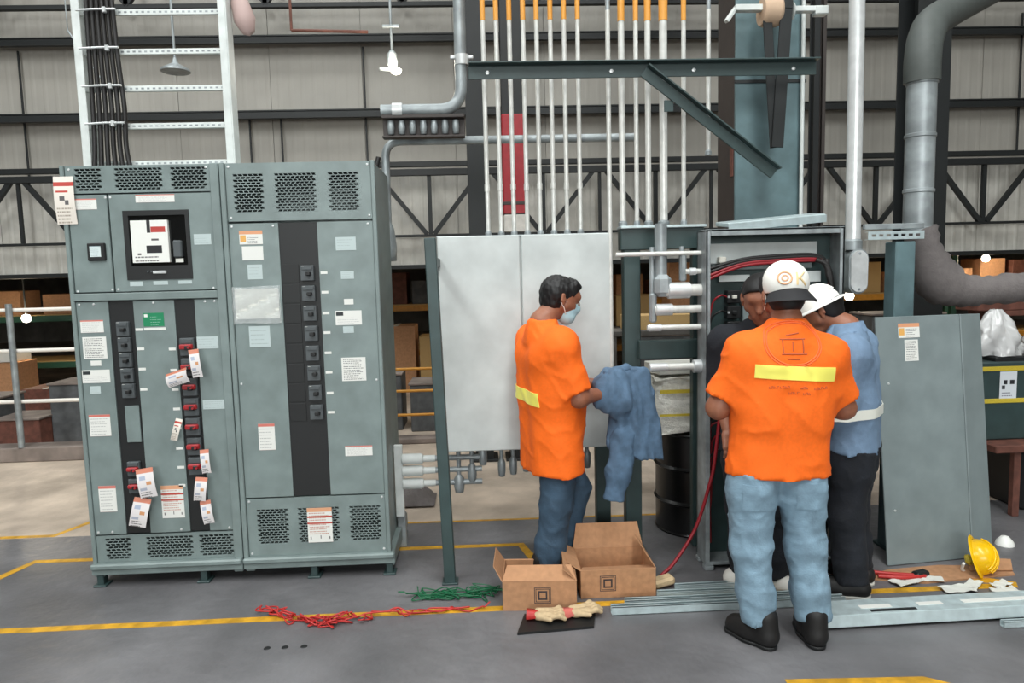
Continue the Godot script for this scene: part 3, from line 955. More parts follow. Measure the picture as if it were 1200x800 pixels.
	sticker(s, -2.137, 1.466, -2.018, 1.40, zf, M.st_plain)
	sticker(s, -2.133, 1.377, -2.010, 1.26, zf, M.st_text)
	sticker(s, -2.10, 1.25, -2.045, 1.222, zf, M.st_mark)
	sticker(s, -2.150, 1.2, -2.005, 1.13, zf, M.st_black_head)
	sticker(s, -2.115, 1.112, -2.06, 1.072, zf, M.st_pale)
	sticker(s, -2.134, 0.957, -2.023, 0.84, zf, M.st_plain)
	sticker(s, -2.116, 0.564, -2.024, 0.42, zf, M.st_plain)
	sticker(s, -1.536, 1.362, -1.424, 1.297, zf, M.st_pale)
	sticker(s, -1.527, 1.018, -1.40, 0.968, zf, M.st_pale)
	sticker(s, -1.785, 0.553, -1.665, 0.372, zf, M.st_danger)
	screws(s, [[-2.13, 2.25], [-1.43, 2.25], [-2.13, 2.105], [-1.955, 2.105], [-1.93, 2.105], [-1.955, 1.625], [-1.925, 1.625], [-2.135, 1.62], [-1.43, 1.62], [-2.135, 1.55], [-1.43, 1.55], [-2.06, 1.55], [-1.75, 1.55], [-1.48, 1.55], [-2.135, 0.305], [-2.06, 0.305], [-1.69, 0.305], [-1.43, 0.305]], zf)

	# ---- second section
	s = thing("switchboard_cabinet", "grey-green switchboard cabinet with single black breaker column, nearer the grey box", "electrical cabinet")
	part(s, "body", shell(-1.347, -0.567, zf), M.teal)
	part(s, "corner_post", bm(Vector3(-1.345, 1.2, zf - 0.012), Vector3(0.026, 2.14, 0.05), 0.003), M.teal)
	part(s, "corner_post", bm(Vector3(-0.562, 1.2, zf - 0.015), Vector3(0.022, 2.14, 0.05), 0.003), M.teal)
	b = Bld.new()
	var v2 := [[-1.295, -1.135, 2.012, 2.213], [-1.078, -0.862, 2.012, 2.213], [-0.80, -0.638, 2.012, 2.213]]
	b.plate(-1.33, -0.575, 1.966, 2.268, zf, 0.012, v2)
	part(s, "vent_panel", b.mesh(), M.teal)
	for h in v2:
		grille(s, h[0] - 0.012, h[1] + 0.012, h[2], h[3], zf, 14)
	b = Bld.new()
	b.plate(-1.33, -0.575, 0.468, 1.955, zf, 0.016, [[-1.072, -0.868, 0.468, 1.955]])
	part(s, "dead_front", b.mesh(), M.teal)
	part(s, "breaker_channel", bm(Vector3(-0.97, 1.2115, zf - 0.012), Vector3(0.21, 1.487, 0.012), 0.0), M.black_plastic)
	for k in 8:
		breaker(s, -0.93 + 0.0015 * k, 1.686 - k * 0.1075, 0.07, 0.082, zf - 0.006)
		part(s, "filler_plate", bm(Vector3(-1.022, 1.686 - k * 0.1075, zf - 0.005), Vector3(0.09, 0.1, 0.004), 0.001), M.black)
	for y in [1.685, 1.581, 1.469, 1.364, 1.254, 1.148, 1.034, 0.928]:
		sticker(s, -0.862, y + 0.008, -0.826, y - 0.006, zf, M.st_mark)
	b = Bld.new()
	var vc := [[-1.278, -1.105, 0.203, 0.40], [-1.055, -0.828, 0.203, 0.40], [-0.772, -0.60, 0.203, 0.40]]
	b.plate(-1.33, -0.575, 0.135, 0.46, zf, 0.012, vc)
	part(s, "vent_panel", b.mesh(), M.teal)
	for h in vc:
		grille(s, h[0] - 0.012, h[1] + 0.012, h[2], h[3], zf, 14)
	base_channel(s, -1.36, -0.53, zf, [-0.98, -0.565])
	sticker(s, -1.003, 0.398, -0.868, 0.202, zf + 0.003, M.st_danger)
	sticker(s, -1.278, 1.917, -1.157, 1.845, zf, M.st_warning)
	sticker(s, -1.268, 1.835, -1.158, 1.762, zf, M.st_mark)
	sticker(s, -1.245, 1.738, -1.168, 1.66, zf, M.st_pale)
	sticker(s, -1.258, 1.41, -1.147, 1.297, zf, M.st_pale)
	sticker(s, -0.775, 1.872, -0.668, 1.802, zf, M.st_pale)
	sticker(s, -0.755, 1.69, -0.686, 1.65, zf, M.st_pale)
	sticker(s, -0.745, 1.543, -0.695, 1.513, zf, M.st_mark)
	sticker(s, -0.795, 1.48, -0.655, 1.403, zf, M.st_black_head)
	sticker(s, -0.757, 1.395, -0.70, 1.36, zf, M.st_pale)
	sticker(s, -0.775, 1.226, -0.645, 1.098, zf, M.st_text)
	sticker(s, -1.241, 0.877, -1.153, 0.732, zf, M.st_plain)
	sticker(s, -0.778, 0.738, -0.63, 0.682, zf, M.st_plain)
	screws(s, [[-1.315, 2.25], [-0.59, 2.25], [-1.315, 1.985], [-0.59, 1.985], [-1.315, 1.94], [-1.1, 1.94], [-0.6, 1.94], [-1.315, 1.1], [-0.59, 1.1], [-1.315, 0.445], [-0.59, 0.445], [-1.315, 0.15], [-0.59, 0.15]], zf)
	# document pouch of clear film taped to the front
	var rows := []
	for i in 9:
		var row := []
		for j in 12:
			var u := j / 11.0
			var w := i / 8.0
			row.append(Vector3(lerpf(-1.338, -1.08, u), lerpf(1.622, 1.425, w) + 0.006 * sin(u * 6.0) * (w - 0.5), zf + 0.008 + 0.006 * sin(u * 9 + w * 14) * sin(w * PI)))
		rows.append(row)
	b = Bld.new()
	b.sheet(rows, 0.0015)
	var po := part(s, "document_pouch", b.mesh(), M.clear_wrap)
	part(po, "folded_paper", bm(Vector3(-1.205, 1.53, zf + 0.003), Vector3(0.23, 0.16, 0.003), 0.0), M.paper)

	# lockout tags hung on the first section, each a loose thing
	tag_sheet(-2.155, 2.215, 0.095, 0.245, zf + 0.01, 0.02, M.st_tag, "long paper tag hanging on the top corner of the switchboard")
	tag_sheet(-1.625, 1.19, 0.15, 0.075, zf + 0.07, 0.28, M.st_tag_danger, "white danger tag jutting sideways from the upper red lockout", -0.4)
	tag_sheet(-1.535, 1.30, 0.05, 0.15, zf + 0.055, 0.1, M.st_tag_danger, "narrow danger tag hanging beside the uppermost red lockout")
	tag_sheet(-1.635, 0.93, 0.035, 0.12, zf + 0.05, -0.3, M.st_tag, "small pinkish tag hanging edge-on midway down the lockouts")
	tag_sheet(-1.515, 0.76, 0.045, 0.13, zf + 0.055, 0.05, M.st_tag_danger, "danger tag hanging by the fifth red lockout")
	tag_sheet(-1.535, 0.61, 0.06, 0.13, zf + 0.06, -0.15, M.st_tag_danger, "danger tag hanging under the lowest red lockout")
	tag_sheet(-1.535, 0.475, 0.055, 0.13, zf + 0.04, 0.12, M.st_tag_danger, "lowest danger tag below the row of red lockouts")
	tag_sheet(-1.835, 0.67, 0.085, 0.16, zf + 0.06, 0.1, M.st_tag_danger, "upper danger tag on the pair of red lockouts")
	tag_sheet(-1.857, 0.505, 0.085, 0.16, zf + 0.05, -0.25, M.st_tag_danger, "lower danger tag on the pair of red lockouts")

func tag_sheet(x: float, ytop: float, w: float, h: float, z: float, roll: float, m: Material, label: String, yaw := 0.15) -> void:
	var rows := []
	for i in 7:
		var row := []
		for j in 5:
			var u := j / 4.0 - 0.5
			var k := i / 6.0
			row.append(Vector3(u * w, -k * h, 0.012 * sin(k * 3.0) + 0.01 * u * u))
		rows.append(row)
	var b := Bld.new()
	b.sheet(rows, 0.0012)
	solo("paper_tag", label, "tag", b.mesh(), m, Vector3(x, ytop, z), Vector3(0, yaw, roll), "lockout tags")

func base_channel(s: Node, x0: float, x1: float, zf: float, feet: Array) -> void:
	var b := Bld.new()
	b.box(Vector3((x0 + x1) / 2, 0.118, zf + 0.012), Vector3(x1 - x0, 0.032, 0.05), 0.008)
	b.box(Vector3((x0 + x1) / 2, 0.088, zf + 0.004), Vector3(x1 - x0, 0.04, 0.03), 0.004)
	b.box(Vector3((x0 + x1) / 2, 0.09, zf - 0.62), Vector3(x1 - x0, 0.08, 0.05), 0.004)
	for x in [x0 + 0.03, x1 - 0.03]:
		b.box(Vector3(x, 0.09, zf - 0.3), Vector3(0.05, 0.08, 0.6), 0.004)
	part(s, "base_channel", b.mesh(), M.teal)
	for x in feet:
		for z in [zf - 0.02, zf - 0.6]:
			var f := Bld.new()
			f.box(Vector3(x, 0.04, z), Vector3(0.035, 0.08, 0.05), 0.003)
			f.box(Vector3(x, 0.006, z), Vector3(0.07, 0.012, 0.08), 0.003)
			part(s, "foot", f.mesh(), M.teal_dark)

# ------------------------------------------------------------------ grey two-door enclosure on posts
func build_grey_box() -> void:
	var t := thing("wall_enclosure", "large pale grey two-door electrical enclosure behind the masked worker", "electrical box", Vector3(0.245, 0.625, -4.02))
	part(t, "body", bm(Vector3(0, 0.625, -0.155), Vector3(0.99, 1.24, 0.27), 0.006), M.grey_box)
	for s in [[-0.495, -0.026], [-0.018, 0.495]]:
		part(t, "door", bm(Vector3((s[0] + s[1]) / 2, 0.625, -0.009), Vector3(s[1] - s[0], 1.247, 0.02), 0.005), M.grey_box)
	for y in [0.2, 1.0]:
		var b := Bld.new()
		b.rod(Vector3(0.502, y, -0.01), Vector3(0.502, y + 0.07, -0.01), 0.007)
		part(t, "hinge", b.mesh(), M.galv)
	part(t, "top_edge", bm(Vector3(0, 1.245, -0.15), Vector3(1.0, 0.012, 0.28), 0.003), M.galv_dull)
	part(t, "post_bracket", bm(Vector3(-0.50, 1.10, 0.10), Vector3(0.04, 0.05, 0.44), 0.003), M.teal_dark)
	# connectors and conduit stubs below
	var st := [[-0.42, 0.0, -0.215, 0.014, 0.032], [-0.34, 0.0, -0.15, 0.013, 0.028], [-0.272, 0.0, -0.05, 0.013, 0.026], [-0.16, 0.0, -0.125, 0.012, 0.024], [-0.09, 0.0, -0.115, 0.012, 0.024], [-0.012, 0.0, -0.10, 0.012, 0.024], [0.36, 0.0, -0.09, 0.012, 0.024]]
	for s in st:
		var b := Bld.new()
		b.rod(Vector3(s[0], 0.01, -0.13), Vector3(s[0], s[2], -0.13), s[3])
		b.lathe([Vector2(0.006, s[2] - 0.07), Vector2(s[4] * 0.8, s[2] - 0.065), Vector2(s[4], s[2] - 0.03), Vector2(s[4], s[2] + 0.02), Vector2(s[3], s[2] + 0.045)], 14, Transform3D(Basis(), Vector3(s[0], 0, -0.13)), true)
		part(t, "conduit_stub", b.mesh(), M.galv_dull)
	var p := thing("support_post", "dark teal square post at the near edge of the grey enclosure", "post", Vector3(-0.22, 0, -3.665))
	var b2 := Bld.new()
	b2.bar(Vector3(0, 0.0, 0), Vector3(-0.045, 1.85, -0.03), 0.06, 0.07, 0.004)
	part(p, "tube", b2.mesh(), M.teal_dark)
	part(p, "foot_plate", bm(Vector3(0, 0.005, 0), Vector3(0.085, 0.01, 0.085), 0.002), M.teal_dark)
	p = thing("support_post", "dark teal square post below the far corner of the grey enclosure", "post", Vector3(0.69, 0, -4.10))
	part(p, "tube", bm(Vector3(0, 0.3125, 0), Vector3(0.085, 0.625, 0.08), 0.004), M.teal_dark)
	part(p, "foot_plate", bm(Vector3(0, 0.005, 0), Vector3(0.12, 0.01, 0.12), 0.002), M.teal_dark)
	# white pipe stub bank beside the switchboard
	var w := thing("pipe_bank", "bank of three white pipe couplings on a white upright plate beside the switchboard", "pipe bank", Vector3(-0.535, 0, -4.15))
	part(w, "upright_plate", bm(Vector3(0, 0.43, 0), Vector3(0.05, 0.44, 0.03), 0.003), M.white_metal)
	part(w, "stand", bm(Vector3(0, 0.105, -0.06), Vector3(0.05, 0.21, 0.05), 0.003), M.galv_dull)
	for y in [0.56, 0.487, 0.408]:
		var b := Bld.new()
		var q := Transform3D(Basis(Vector3.BACK, -PI / 2), Vector3(0.02, y, 0.0))
		b.lathe([Vector2(0, 0), Vector2(0.030, 0), Vector2(0.033, 0.006), Vector2(0.033, 0.11), Vector2(0.028, 0.125), Vector2(0.02, 0.13), Vector2(0.02, 0.2)], 16, q)
		part(w, "coupling", b.mesh(), M.white_metal)
		b = Bld.new()
		b.rod(Vector3(0.15, y, 0), Vector3(0.5, y, 0), 0.017)
		part(w, "conduit", b.mesh(), M.galv_dull)
	# crumpled tarpaulin on the walkway
	var rows := []
	for i in 9:
		var row := []
		for j in 12:
			var u := j / 11.0
			var k := i / 8.0
			row.append(Vector3((u - 0.5) * 0.42, 0.01 + 0.16 * pow(sin(u * PI) * sin(k * PI), 0.7) * (0.7 + 0.3 * sin(u * 13 + k * 7)), (k - 0.5) * 0.3))
		rows.append(row)
	var tb := Bld.new()
	tb.sheet(rows, 0.004)
	solo("tarpaulin", "crumpled grey tarpaulin on the walkway under the white pipe bank", "tarpaulin", tb.mesh(), M.duct_cloth, Vector3(-0.60, 0.003, -5.05))

# ------------------------------------------------------------------ ladder tray over the switchboard
func build_ladder_tray() -> void:
	var t := thing("cable_ladder", "pale vertical cable ladder rising from the switchboard top", "cable ladder", Vector3(-1.775, 2.272, -4.1))
	for s in [-1, 1]:
		var b := Bld.new()
		b.box(Vector3(s * 0.405, 1.2, 0), Vector3(0.022, 2.4, 0.09), 0.002)
		b.box(Vector3(s * 0.390, 1.2, 0.045), Vector3(0.04, 2.4, 0.006), 0.002)
		b.box(Vector3(s * 0.390, 1.2, -0.045), Vector3(0.04, 2.4, 0.006), 0.002)
		part(t, "side_rail", b.mesh(), M.white_metal)
	for y in [0.05, 0.255, 0.458, 0.656, 0.866, 1.07, 1.28, 1.49]:
		var b := Bld.new()
		b.box(Vector3(0, y, 0.0), Vector3(0.79, 0.03, 0.022), 0.002)
		var ru := part(t, "rung", b.mesh(), M.white_metal)
		b = Bld.new()
		for k in 24:
			b.box(Vector3(-0.36 + k * 0.0313, y, 0.0112), Vector3(0.015, 0.009, 0.001), 0.0)
		part(ru, "slots", b.mesh(), M.galv_dull).set_meta("kind", "stuff")
	# power cables strapped to the ladder: each cable a thing
	var names := ["outermost", "second", "third", "fourth", "fifth", "innermost"]
	for k in 6:
		var x0 := -2.12 + k * 0.034
		var xt := -2.105 + k * 0.0265
		var pts := curve([Vector3(x0 - 0.012 + k * 0.006, 2.27, -4.05), Vector3(x0, 2.42, -4.055), Vector3(x0 + 0.004, 2.62, -4.06), Vector3(lerpf(x0, xt, 0.6), 2.95, -4.06), Vector3(xt, 3.4, -4.06), Vector3(xt, 4.4, -4.06)], 5)
		var b := Bld.new()
		b.tube(pts, 0.0128, 10)
		solo("power_cable", "%s of the thick black cables strapped to the ladder" % names[k].capitalize().to_lower(), "cable", b.mesh(), M.cable, Vector3.ZERO, Vector3.ZERO, "cables on the ladder")
	for y in [2.53, 2.73, 2.93, 3.13]:
		var b := Bld.new()
		b.tube([Vector3(-2.15, y, -4.03), Vector3(-2.05, y + 0.006, -4.035), Vector3(-1.94, y + 0.004, -4.03)], 0.006, 8)
		b.box(Vector3(-2.0, y, -4.03), Vector3(0.02, 0.03, 0.02), 0.003)
		part(t, "cable_clamp", b.mesh(), M.galv).position = -t.position
	# pale bundled sheeting hung beside the ladder head
	var b := Bld.new()
	b.lathe([Vector2(0, -0.13), Vector2(0.035, -0.11), Vector2(0.06, -0.04), Vector2(0.05, 0.05), Vector2(0.02, 0.14), Vector2(0.012, 0.6)], 14, Transform3D(Basis(), Vector3.ZERO), true)
	solo("hanging_bag", "pale pinkish bag hanging beside the ladder head", "bag", b.mesh(), M.pink_bag, Vector3(-1.30, 3.15, -4.15), Vector3(0, 0, 0.25))

# ------------------------------------------------------------------ overhead conduits, beams, pipes and lamps
func build_overhead() -> void:
	var cs := []
	var xs := [0.045, 0.121, 0.197, 0.276, 0.353, 0.433, 0.512, 0.591]
	for x in xs:
		cs.append([x, 0.013, 1.878, -4.17])
	for q in [[0.740, 0.0135, 0.95], [0.815, 0.018, 1.909], [0.897, 0.013, 1.909], [0.964, 0.017, 1.909], [1.052, 0.023, 1.909], [1.168, 0.013, 1.909], [1.31, 0.0125, 2.3]]:
		cs.append([q[0], q[1], q[2], -4.03])
	var place := ["first", "second", "third", "fourth", "fifth", "sixth", "seventh", "eighth", "ninth", "tenth", "eleventh", "twelfth", "thirteenth", "fourteenth", "fifteenth"]
	for i in cs.size():
		var c: Array = cs[i]
		var t := thing("conduit", "%s galvanised vertical conduit counted from the grey enclosure's near side" % place[i].capitalize().to_lower(), "conduit", Vector3(c[0], c[2], c[3]), Vector3.ZERO, "overhead conduits")
		var b := Bld.new()
		b.rod(Vector3.ZERO, Vector3(0, 3.10 - c[2], 0), c[1])
		if i < 8:
			b.rod(Vector3(0, 0.26 + 0.004 * (i % 3), 0), Vector3(0, 0.30, 0), c[1] * 1.25)
		part(t, "pipe", b.mesh(), M.conduit)
		if i < 8 or (i > 8 and i < 14):
			b = Bld.new()
			b.rod(Vector3(0, 3.10 - c[2] - (0.06 if i > 8 else 0.0), 0), Vector3(0, 4.6 - c[2], 0), c[1] * 1.12)
			part(t, "orange_sleeve", b.mesh(), M.orange_paint)
		else:
			b = Bld.new()
			b.rod(Vector3(0, 3.10 - c[2], 0), Vector3(0, 4.6 - c[2], 0), c[1])
			part(t, "upper_pipe", b.mesh(), M.galv_dull)
		b = Bld.new()
		b.lathe([Vector2(0.0, 0), Vector2(c[1] * 1.5, 0), Vector2(c[1] * 1.5, 0.02), Vector2(c[1], 0.03)], 12)
		part(t, "locknut", b.mesh(), M.galv_dull)
	# teal angle beam in front of the conduits
	var t := thing("angle_beam", "dark teal horizontal angle beam crossing in front of the conduits", "beam", Vector3(-0.02, 2.735, -3.885))
	var b := Bld.new()
	b.box(Vector3(0.93, 0, 0), Vector3(1.9, 0.075, 0.008), 0.002)
	b.box(Vector3(0.93, 0.036, 0.03), Vector3(1.9, 0.008, 0.06), 0.002)
	part(t, "angle", b.mesh(), M.teal_dark)
	for x in [0.08, 0.75, 1.2, 1.75]:
		b = Bld.new()
		b.lathe([Vector2(0.011, 0), Vector2(0.011, 0.008), Vector2(0, 0.01)], 6, Transform3D(Basis(Vector3.RIGHT, PI / 2), Vector3(x, -0.005, 0.004)))
		part(t, "bolt", b.mesh(), M.galv)
	t = thing("diagonal_brace", "dark teal diagonal brace slanting down to the broad teal column", "brace", Vector3(0.9, 2.72, -3.86))
	b = Bld.new()
	b.bar(Vector3(0, 0, 0), Vector3(0.72, -0.555, 0), 0.012, 0.058, 0.002, Vector3(0.6, 0.8, 0))
	b.bar(Vector3(0.02, 0.028, 0.025), Vector3(0.745, -0.53, 0.025), 0.05, 0.008, 0.001, Vector3(0.6, 0.8, 0))
	part(t, "channel", b.mesh(), M.teal_dark)
	part(t, "gusset", bm(Vector3(0.14, -0.18, -0.01), Vector3(0.05, 0.06, 0.008), 0.001), M.teal_dark)
	# broad teal column
	t = thing("broad_column", "broad teal steel column with brown side above the open enclosure", "column", Vector3(1.82, 0, -4.55))
	part(t, "face_plate", bm(Vector3(0, 4.3, 0.14), Vector3(0.44, 8.6, 0.02), 0.004), M.teal_column)
	part(t, "side_plate", bm(Vector3(-0.215, 4.3, -0.02), Vector3(0.012, 8.6, 0.30), 0.002), M.brown_steel)
	part(t, "side_plate", bm(Vector3(0.215, 4.3, -0.02), Vector3(0.012, 8.6, 0.30), 0.002), M.teal_dark)
	part(t, "rear_plate", bm(Vector3(0, 4.3, -0.17), Vector3(0.44, 8.6, 0.012), 0.002), M.teal_dark)
	part(t, "red_marker", bm(Vector3(-0.224, 2.33, 0.10), Vector3(0.006, 0.2, 0.05), 0.001), M.rust)
	part(t, "joint_band", bm(Vector3(0.0, 2.80, 0.152), Vector3(0.45, 0.02, 0.008), 0.001), M.black_steel)
	b = Bld.new()
	b.rod(Vector3(2.005, 1.9, -4.36), Vector3(2.005, 4.6, -4.36), 0.012)
	solo("conduit", "thin white conduit along the far edge of the broad teal column", "conduit", b.mesh(), M.white_metal)
	# hanging strap with reel
	t = thing("strap_reel", "beige reel on a white bracket with black strap hanging before the teal column", "reel", Vector3(1.74, 3.15, -4.22))
	b = Bld.new()
	b.lathe([Vector2(0, -0.055), Vector2(0.075, -0.055), Vector2(0.085, -0.04), Vector2(0.085, 0.04), Vector2(0.075, 0.055), Vector2(0, 0.055)], 20, Transform3D(Basis(Vector3.BACK, PI / 2), Vector3(0, 0, 0)))
	part(t, "drum", b.mesh(), M.rope)
	b = Bld.new()
	b.box(Vector3(-0.13, 0.02, 0), Vector3(0.17, 0.035, 0.05), 0.003)
	b.bar(Vector3(-0.21, 0.02, 0), Vector3(-0.27, -0.06, 0.02), 0.03, 0.02, 0.002)
	part(t, "bracket", b.mesh(), M.white_metal)
	b = Bld.new()
	b.box(Vector3(0.2, 0.01, 0), Vector3(0.16, 0.03, 0.05), 0.003)
	b.box(Vector3(0.30, 0.0, 0), Vector3(0.08, 0.05, 0.06), 0.006)
	part(t, "bracket", b.mesh(), M.white_metal)
	b = Bld.new()
	b.lathe([Vector2(0, 0), Vector2(0.06, 0), Vector2(0.05, 0.012), Vector2(0, 0.012)], 16, Transform3D(Basis(Vector3.BACK, -PI / 2), Vector3(0.12, 0, 0)))
	part(t, "flange", b.mesh(), M.white_metal)
	b = Bld.new()
	b.bar(Vector3(0.085, 1.0, 0.03), Vector3(0.075, 0.0, 0.05), 0.075, 0.012, 0.002, Vector3.BACK)
	b.bar(Vector3(0.075, 0.0, 0.05), Vector3(0.03, -0.79, 0.05), 0.07, 0.012, 0.002, Vector3.BACK)
	b.bar(Vector3(-0.03, -0.06, 0.035), Vector3(0.02, -0.79, 0.035), 0.055, 0.01, 0.002, Vector3.BACK)
	part(t, "strap", b.mesh(), M.black_steel)
	# tall galvanised pipe ending in an oval conduit body
	t = thing("tall_pipe", "tall thick galvanised pipe ending in an oval conduit body beside the enclosure", "pipe", Vector3(2.083, 1.62, -3.9))
	b = Bld.new()
	b.rod(Vector3(0.012, 0.14, 0), Vector3(0.0, 3.4, 0), 0.041, 18)
	part(t, "pipe", b.mesh(), M.galv)
	b = Bld.new()
	var pill := PackedVector2Array()
	for k in 24:
		var a := TAU * k / 24.0
		pill.append(Vector2(0.022 + 0.056 * cos(a), (0.07 if sin(a) >= 0 else -0.07) + 0.056 * sin(a)))
	b.prism(pill, 0.10, Transform3D(Basis(), Vector3(0, 0, 0)))
	part(t, "conduit_body", b.mesh(), M.galv_dull)
	b = Bld.new()
	var pill2 := PackedVector2Array()
	for p in pill:
		pill2.append(Vector2(0.022 + (p.x - 0.022) * 0.86, p.y * 0.92))
	b.prism(pill2, 0.012, Transform3D(Basis(), Vector3(0, 0, 0.055)))
	var cv := part(t, "cover", b.mesh(), M.galv)
	for y in [-0.1, 0.1]:
		b = Bld.new()
		b.lathe([Vector2(0.008, 0), Vector2(0.006, 0.004), Vector2(0, 0.005)], 8, Transform3D(Basis(Vector3.RIGHT, PI / 2), Vector3(0.022, y, 0.061)))
		part(cv, "screw", b.mesh(), M.galv_dull)
	b = Bld.new()
	b.lathe([Vector2(0.041, 0.12), Vector2(0.05, 0.12), Vector2(0.05, 0.17), Vector2(0.041, 0.18)], 18, Transform3D(Basis(), Vector3(0.012, 0, 0)))
	part(t, "hub", b.mesh(), M.galv_dull)
	# galvanised spiral duct with cloth sleeve
	t = thing("air_duct", "galvanised round air duct bending away at its head", "duct", Vector3(2.53, 1.83, -4.0))
	b = Bld.new()
	b.rod(Vector3.ZERO, Vector3(0, 0.86, 0), 0.078, 24)
	part(t, "pipe", b.mesh(), M.galv_dull)
	for y in [0.02, 0.24, 0.55, 0.845]:
		b = Bld.new()
		b.lathe([Vector2(0.078, -0.012), Vector2(0.083, -0.008), Vector2(0.083, 0.008), Vector2(0.078, 0.012)], 24, Transform3D(Basis(), Vector3(0, y, 0)))
		part(t, "seam_ring", b.mesh(), M.galv_dull)
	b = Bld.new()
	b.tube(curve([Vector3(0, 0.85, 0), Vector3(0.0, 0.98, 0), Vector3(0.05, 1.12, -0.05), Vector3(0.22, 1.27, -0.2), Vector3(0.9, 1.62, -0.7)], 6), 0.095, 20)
	part(t, "elbow", b.mesh(), M.duct_shaded)  # darker than the pipe: shade painted into the bend
	b = Bld.new()
	var pts := curve([Vector3(2.545, 1.86, -4.0), Vector3(2.58, 1.72, -4.0), Vector3(2.645, 1.58, -4.0), Vector3(2.76, 1.50, -4.0), Vector3(2.92, 1.487, -4.0), Vector3(3.2, 1.50, -4.0), Vector3(3.8, 1.51, -4.0)], 8)
	var rad := []
	for k in pts.size():
		var u := float(k) / (pts.size() - 1)
		rad.append(0.085 + 0.045 * exp(-pow((u - 0.36) / 0.16, 2)) + 0.006 * sin(k * 1.9) + 0.004 * sin(k * 0.7))
	b.tube(pts, 0.1, 22, rad)
	solo("cloth_duct", "grey cloth duct sleeve drooping from the galvanised duct", "duct", b.mesh(), M.duct_cloth)
	# perforated strut between pipe and duct
	t = thing("strut_rail", "pale slotted strut rail between the tall pipe and the duct", "strut", Vector3(2.31, 1.815, -3.86))
	b = Bld.new()
	b.plate(-0.16, 0.16, -0.02, 0.02, 0.02, 0.003, range(7).map(func(k): return [-0.14 + k * 0.042, -0.115 + k * 0.042, -0.007, 0.007]))
	b.box(Vector3(0, 0.0215, 0), Vector3(0.32, 0.003, 0.04)); b.box(Vector3(0, -0.0215, 0), Vector3(0.32, 0.003, 0.04))
	part(t, "channel", b.mesh(), M.strut)
	part(t, "plate", bm(Vector3(0, 0.05, -0.01), Vector3(0.34, 0.03, 0.03), 0.003), M.galv_dull)
	t = thing("green_post", "teal steel post under the slotted strut behind the leaning panel", "post", Vector3(2.37, 0, -3.90))
	part(t, "tube", bm(Vector3(0, 0.89, 0), Vector3(0.115, 1.78, 0.11), 0.006), M.teal_column)
	part(t, "foot_plate", bm(Vector3(0, 0.006, 0), Vector3(0.16, 0.012, 0.16), 0.002), M.teal_dark)
	# grey pipes left of the dark column
	t = thing("bent_pipe", "thick grey pipe dropping beside the dark column then bending sideways", "pipe", Vector3(-0.085, 2.66, -4.4))
	b = Bld.new()
	b.tube(elbow(Vector3(0, 2.0, 0), Vector3(-0.01, 0.0, 0), Vector3(-0.5, 0.0, 0), 0.14), 0.036, 16)
	part(t, "pipe", b.mesh(), M.galv_dull)
	for p in [[Vector3(0, 0.29, 0), 0], [Vector3(-0.40, 0.0, 0), 1]]:
		b = Bld.new()
		var q := Basis() if p[1] == 0 else Basis(Vector3.BACK, PI / 2)
		b.lathe([Vector2(0.036, -0.03), Vector2(0.045, -0.03), Vector2(0.045, 0.03), Vector2(0.036, 0.03)], 16, Transform3D(q, p[0]))
		part(t, "coupling", b.mesh(), M.galv)
	for s in [-1, 1]:
		part(t, "clamp_bolt", bm(Vector3(s * 0.055, 0.30, 0.02), Vector3(0.03, 0.02, 0.03), 0.004), M.galv)
	t = thing("bus_tray", "dark tray of pale insulators under the bent grey pipe", "tray", Vector3(-0.33, 2.56, -4.42))
	part(t, "tray_back", bm(Vector3(0, 0.0, -0.02), Vector3(0.5, 0.13, 0.02), 0.003), M.brown_steel)
	part(t, "tray_lip", bm(Vector3(0, -0.06, 0.02), Vector3(0.5, 0.012, 0.06), 0.002), M.brown_steel)
	part(t, "tray_lip", bm(Vector3(0, 0.06, 0.02), Vector3(0.5, 0.02, 0.06), 0.002), M.brown_steel)
	for k in 7:
		b = Bld.new()
		b.lathe([Vector2(0, -0.045), Vector2(0.018, -0.04), Vector2(0.022, 0), Vector2(0.018, 0.04), Vector2(0, 0.045)], 12, Transform3D(Basis(), Vector3(-0.2 + k * 0.066, 0, 0.012)), true)
		part(t, "insulator", b.mesh(), M.galv_dull)
	t = thing("bent_pipe", "slimmer grey pipe running sideways and dropping behind the switchboard", "pipe", Vector3(-0.585, 2.50, -4.53))
	b = Bld.new()
	b.tube(elbow(Vector3(1.6, 0.0, 0), Vector3(0, 0, 0), Vector3(-0.005, -0.55, 0), 0.1), 0.026, 14)
	part(t, "pipe", b.mesh(), M.galv_dull)
	b = Bld.new()
	b.lathe([Vector2(0, -0.75), Vector2(0.05, -0.745), Vector2(0.056, -0.66), Vector2(0.045, -0.55), Vector2(0.026, -0.5)], 16, Transform3D(Basis(), Vector3(-0.008, 0, 0)), true)
	part(t, "end_bell", b.mesh(), M.galv_dull)
	b = Bld.new()
	b.tube(curve([Vector3(-0.04, -0.1, 0.03), Vector3(-0.07, -0.25, 0.04), Vector3(-0.05, -0.45, 0.04), Vector3(-0.09, -0.6, 0.02)], 5), 0.016, 8)
	part(t, "black_sleeve", b.mesh(), M.cable)
	# hanging lamps
	hanging_lamp(Vector3(-0.745, 3.505, -6.5), true, "lit lamp hanging on a thin rod before the clad wall")
	hanging_lamp(Vector3(-2.65, 3.52, -6.5), false, "unlit dish lamp hanging behind the ladder tray")
	# thin stay wire in the upper corner
	b = Bld.new()
	b.rod(Vector3(-3.55, 3.86, -6.5), Vector3(-3.3, 3.45, -6.5), 0.008, 8)
	b.rod(Vector3(-3.55, 3.86, -6.5), Vector3(-3.56, 5.6, -6.5), 0.005, 8)
	solo("stay_wire", "thin slanted stay wire left of the ladder tray", "wire", b.mesh(), M.galv_dull)
